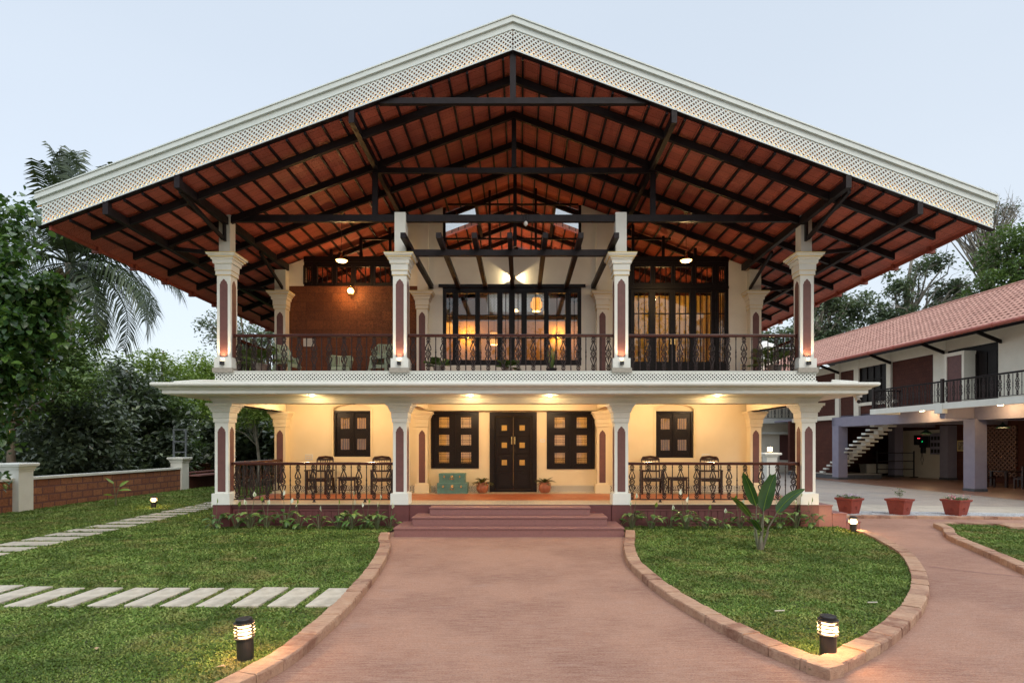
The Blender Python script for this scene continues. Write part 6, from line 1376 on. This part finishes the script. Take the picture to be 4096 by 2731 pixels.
# a spray hanging over the white pillar
tree('creeper_spray', 'leafy creeper spray drooping over the white garden pillar', 'creeper', (-13.2, 12.6, 0), 2.6, .02, [(-11.35, 12.4, 1.75, .22, .2, .18), (-11.1, 12.4, 1.35, .12, .1, .28), (-11.75, 12.5, 2.3, .35, .2, .25)], 'lf_vine', .15, 75, 32, limbs=6, clump=.6, nclump=10, tmpl=BROAD, pitch=(-1.2, 0), lean=(1.5, -.1))
tree('mid_green_tree', 'bright bushy tree behind the creeper, below the palm', 'tree', (-17.2, 19.5, 0), 6.0, .16, [(-15.8, 19.5, 5.6, 1.3, 1.2, 1.2), (-16.4, 19.8, 4.2, 1.6, 1.3, 1.3), (-15.0, 19.2, 4.1, 1.0, 1.0, .8), (-15.0, 19.2, 6.35, .35, .35, .45)], 'lf_mid', .17, 9000, 33, nclump=170, clump=.2, narrow=.8)
tree('broadleaf_shrub', 'dark big-leaved coffee shrub behind the garden wall, left', 'tree', (-17.2, 22.0, 0), 4.2, .10, [(-17.2, 22.0, 3.2, 2.0, 1.5, 1.5), (-17.5, 22, 1.4, 2.0, 1.3, 1.2), (-16.0, 21.8, 2.2, 1.1, 1.0, 1.2)], 'lf_dark', .24, 9000, 34, nclump=190, clump=.2, group='dark shrubs behind the garden wall')
tree('broadleaf_shrub', 'dark spreading shrub behind the wall, left of the middle pillar', 'tree', (-18.3, 27.0, 0), 5.2, .10, [(-19.0, 27.0, 4.4, 2.4, 1.8, 1.3), (-17.4, 27, 3.0, 2.0, 1.6, 1.5), (-20.5, 27.5, 2.6, 2.2, 1.6, 2.0), (-17.6, 26.8, 1.2, 2.0, 1.5, 1.2), (-16.0, 26.8, 2.4, .9, 1, .9)], 'lf_dark', .27, 13000, 35, nclump=240, clump=.19, group='dark shrubs behind the garden wall')
tree('flowering_tree', 'tree with pale yellow blossom showing above the dark shrub', 'tree', (-19.0, 30.5, 0), 7.0, .12, [(-19.6, 30.5, 6.0, 1.8, 1.5, 1.1), (-17.3, 31, 5.5, 1.6, 1.2, .9), (-18.5, 30, 4.2, 2.2, 1.4, 1.4), (-21.8, 30, 5.8, 1.3, 1.2, 1.6), (-16.3, 30.5, 4.0, 1.0, 1, 1.1)], 'lf_light', .20, 9000, 36, nclump=170, clump=.2)
tree('slender_tree', 'thin-trunked young tree beyond the wall by the steel frame', 'tree', (-16.9, 27.5, 0), 5.0, .07, [(-16.6, 27.5, 3.9, 1.0, .9, .9), (-16.9, 27.6, 2.4, .9, .8, .7)], 'lf_mid', .19, 1800, 37, nclump=60, clump=.22, bark='palebark', lean=(.3, 0))
tree('bay_tree', 'pale-trunked tree seen between the left lower columns', 'tree', (-12.2, 26.6, 0), 5.2, .085, [(-12.2, 26.6, 4.3, 1.6, 1.3, 1.1), (-11.4, 26.4, 3.4, 1.2, 1.1, .6), (-13.2, 26.9, 3.2, .9, .9, .6)], 'lf_light', .16, 8500, 38, nclump=150, clump=.2, bark='palebark', lean=(.15, 0), narrow=.7)
tree('broadleaf_shrub', 'glossy dark shrub seen low between the left lower columns', 'shrub', (-12.0, 29.5, 0), 2.4, .06, [(-12.2, 29.5, 1.9, 2.4, 1.2, 1.3), (-14.8, 30, 2.2, 1.8, 1.2, 1.6), (-10.2, 29.5, 1.6, 1.4, 1, 1.2)], 'lf_dark', .30, 7000, 39, nclump=150, clump=.2, tmpl=BROAD, group='dark shrubs behind the garden wall')
tree('mango_tree', 'rounded bright green mango tree far behind the left canopy end', 'tree', (-28.5, 52, 0), 9.0, .25, [(-28.5, 52, 8.2, 3.2, 2.5, 2.0), (-24.5, 53, 7.6, 2.6, 2.2, 1.9), (-31.5, 52, 7.0, 2.4, 2, 2.0), (-26, 52, 5, 4, 2.5, 2.4)], 'lf_light', .32, 14000, 40, nclump=190, clump=.22)
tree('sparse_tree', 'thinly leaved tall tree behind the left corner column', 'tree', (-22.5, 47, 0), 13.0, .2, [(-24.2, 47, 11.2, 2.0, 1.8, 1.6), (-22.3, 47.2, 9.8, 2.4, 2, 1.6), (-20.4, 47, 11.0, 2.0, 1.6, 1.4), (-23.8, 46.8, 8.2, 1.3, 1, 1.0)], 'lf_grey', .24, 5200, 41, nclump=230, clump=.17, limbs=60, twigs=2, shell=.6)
# dense understorey masses that close the view to the left (each its own thicket)
for i, (x, y, w_, h, l) in enumerate([(-22.5, 34, 4.5, 3.4, 'dense green thicket behind the shrubs, far left'), (-16.5, 37, 4.5, 3.4, 'dense green thicket behind the middle garden pillar'), (-10.2, 38, 4.0, 3.6, 'dense green thicket behind the left verandah bay'), (-31, 38, 5.5, 5.0, 'dense green thicket at the far left edge of the garden'), (-24, 27, 3.5, 3.4, 'dense dark thicket behind the near garden wall')]):
    tree('thicket', l, 'thicket', (x, y, 0), h, .12, [(x, y, h * .6, w_, 2.0, h * .55), (x - w_ * .5, y, h * .4, w_ * .6, 1.6, h * .5), (x + w_ * .5, y, h * .4, w_ * .6, 1.6, h * .5)], ('lf_mid', 'lf_mid', 'lf_light', 'lf_dark', 'lf_dark')[i], .30, 8000, 50 + i, nclump=150, clump=.22, group='thickets closing the garden on the left')
tree('bay_tree', 'light green bushy tree filling the view behind the left verandah bay', 'tree', (-13.2, 31.5, 0), 4.6, .08, [(-13.4, 31.5, 3.6, 2.4, 1.3, 1.5), (-10.6, 31.8, 3.2, 1.8, 1.2, 1.4), (-16.2, 32, 3.4, 1.6, 1.2, 1.6)], 'lf_light', .22, 8500, 45, nclump=160, clump=.2)
# coconut palm
def palm(base, top, label, seed, fl=4.4, nf=22, spec_=None):
    rr = random.Random(seed); t = thing('coconut_palm', label, 'palm tree', base); h = Vector(top) - Vector(base)
    b = MB(); b.tube([(0, 0, 0), h * .3 + Vector((.25, 0, 0)), h * .65 + Vector((.2, 0, 0)), h], [.24, .17, .15, .16], 10); b.build('trunk', 'palebark', t, smooth=True)
    b = MB()
    for k in range(13): a = rr.uniform(0, 6.28); b.lathe([(.01, -.14), (.09, -.08), (.115, 0), (.09, .09), (.02, .14)], (h.x + .33 * math.cos(a), h.y + .33 * math.sin(a), h.z - .35 - rr.random() * .35), 8)
    b.build('coconuts', M.setdefault('coco', mat('green_brown_coconuts', (.16, .14, .05), (.10, .06, .03), 9, .5)), t, smooth=True)
    fr = spec_ or [(k * 2.399, 1.35 - 1.5 * (k / nf) ** 1.0 + rr.uniform(-.1, .1), fl * rr.uniform(.85, 1.08)) for k in range(nf)]
    for a, el, L_ in fr:
        n = 16; p_ = h.copy(); e = el; pts = [p_.copy()]
        for i in range(n): p_ = p_ + Vector((math.cos(a) * math.cos(e), math.sin(a) * math.cos(e), math.sin(e))) * L_ / n; e -= (.055 + .06 * (1.2 - min(1.2, max(0, el)))) * (.5 + i / n); pts.append(p_.copy())
        b = MB(); b.tube(pts, [.035 * (1 - i / (n + 1)) + .004 for i in range(n + 1)], 4); V = []
        m_ = 46
        for q in range(m_):
            s = .12 + .88 * q / m_; i = min(n - 1, int(s * n)); c = pts[i].lerp(pts[i + 1], s * n - i); d = (pts[i + 1] - pts[i]).normalized(); sd = d.cross(Vector((0, 0, 1))).normalized(); ll = L_ * .24 * math.sin(math.pi * (.22 + .70 * q / m_)) ** .7
            for sg in (-1, 1):
                e_ = (sd * sg * .8 + d * .62 + Vector((0, 0, rr.uniform(-.25, .12)))).normalized(); q1 = c + e_ * ll * .5 + Vector((0, 0, -.03)); q2 = c + e_ * ll + Vector((0, 0, -ll * rr.uniform(.35, .7))); ww = d * .040
                b.add([c - ww * .6, c + ww * .6, q1 + ww, q1 - ww, q2], [(0, 1, 2, 3), (3, 2, 4)])
        b.build('frond', 'lf_palm', t)
    return t
SP = [(2.9, 1.9, 4.5), (.2, 1.95, 4.4), (1.5, 1.8, 4.7), (3.5, 1.75, 4.6), (4.9, 1.85, 4.3), (-.4, 1.22, 4.4), (.0, 1.0, 4.3), (.1, .75, 4.6), (-.15, .5, 4.8), (1.6, 1.40, 4.3), (2.3, 1.15, 4.4), (.9, 1.25, 3.9), (3.1, .85, 4.5), (0.15, .35, 4.6), (-.25, .12, 5.0), (-.1, -.25, 4.6), (.35, -.05, 4.2), (3.6, .35, 4.6), (2.9, .1, 4.4), (4.1, .55, 4.4), (5.2, .6, 4.0), (4.7, .1, 4.2), (3.3, -.35, 4.0), (5.7, -.2, 4.3), (-.5, -.45, 4.3), (1.2, .3, 4.2), (2.0, .5, 4.2), (.05, -.6, 3.6), (5.0, 1.2, 3.8)]
palm((-18.0, 22.3, 0), (-17.2, 22.0, 8.9), 'coconut palm with nuts rising behind the left end of the roof', 3, spec_=SP)
# right-hand trees
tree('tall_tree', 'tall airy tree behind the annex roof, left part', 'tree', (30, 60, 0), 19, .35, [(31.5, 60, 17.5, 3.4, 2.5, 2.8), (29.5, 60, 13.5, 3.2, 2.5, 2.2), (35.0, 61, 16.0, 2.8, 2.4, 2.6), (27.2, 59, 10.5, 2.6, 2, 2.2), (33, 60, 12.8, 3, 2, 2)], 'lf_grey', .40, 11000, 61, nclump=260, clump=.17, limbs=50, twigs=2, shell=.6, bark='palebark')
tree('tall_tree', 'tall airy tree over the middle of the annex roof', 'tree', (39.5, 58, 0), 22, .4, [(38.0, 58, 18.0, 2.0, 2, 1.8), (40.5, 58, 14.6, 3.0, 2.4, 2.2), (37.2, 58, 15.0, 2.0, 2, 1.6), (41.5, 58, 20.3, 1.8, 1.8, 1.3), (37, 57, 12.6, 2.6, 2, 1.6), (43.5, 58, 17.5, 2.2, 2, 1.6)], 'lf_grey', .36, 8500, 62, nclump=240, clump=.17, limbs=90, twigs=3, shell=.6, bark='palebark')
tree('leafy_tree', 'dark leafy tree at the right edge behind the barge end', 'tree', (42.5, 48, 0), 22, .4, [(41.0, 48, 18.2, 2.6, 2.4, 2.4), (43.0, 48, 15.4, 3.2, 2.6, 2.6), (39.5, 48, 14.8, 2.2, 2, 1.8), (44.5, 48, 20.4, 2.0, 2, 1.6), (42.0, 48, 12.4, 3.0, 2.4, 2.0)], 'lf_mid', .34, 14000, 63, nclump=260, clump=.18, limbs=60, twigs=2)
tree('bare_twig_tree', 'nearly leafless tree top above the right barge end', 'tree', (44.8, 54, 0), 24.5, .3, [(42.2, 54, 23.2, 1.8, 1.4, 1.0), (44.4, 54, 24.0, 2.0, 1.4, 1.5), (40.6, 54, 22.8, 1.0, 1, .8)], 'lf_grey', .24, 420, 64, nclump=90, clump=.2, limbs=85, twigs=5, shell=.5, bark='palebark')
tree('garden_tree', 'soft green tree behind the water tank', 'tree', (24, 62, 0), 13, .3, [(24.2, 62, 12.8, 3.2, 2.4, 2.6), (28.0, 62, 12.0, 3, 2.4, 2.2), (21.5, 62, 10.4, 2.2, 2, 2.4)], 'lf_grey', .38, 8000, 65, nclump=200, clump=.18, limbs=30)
for i, (x, y, h, l) in enumerate([(36, 66, 9.5, 'dense tree closing the gap behind the annex ridge, left'), (46, 64, 13, 'dense tree closing the gap behind the annex ridge, right')]):
    tree('backing_tree', l, 'tree', (x, y, 0), h, .3, [(x, y, h * .75, 6, 3, h * .32), (x + 5, y, h * .8, 4, 3, h * .3)], 'lf_mid', .42, 9000, 70 + i, nclump=170, clump=.2)
# trees across the garden, behind the photographer: they show in the window panes
for i, (x, y, h) in enumerate([(-8, -15, 14), (1.5, -20, 13), (11, -16, 15), (-20, -20, 15), (21, -22, 15)]):
    tree('garden_edge_tree', ['tree across the drive mirrored in the left panes', 'tree across the drive mirrored in the middle panes', 'tree across the drive mirrored in the right panes', 'far tree across the drive, mirrored at the left', 'far tree across the drive, mirrored at the right'][i], 'tree', (x, y, 0), h, .25, [(x, y, h * .70, h * .33, h * .3, h * .30), (x + 1.5, y, h * .5, h * .28, h * .25, h * .22)], 'lf_mid', .42, 2600, 80 + i, nclump=110, clump=.17, limbs=24, group='trees across the drive')
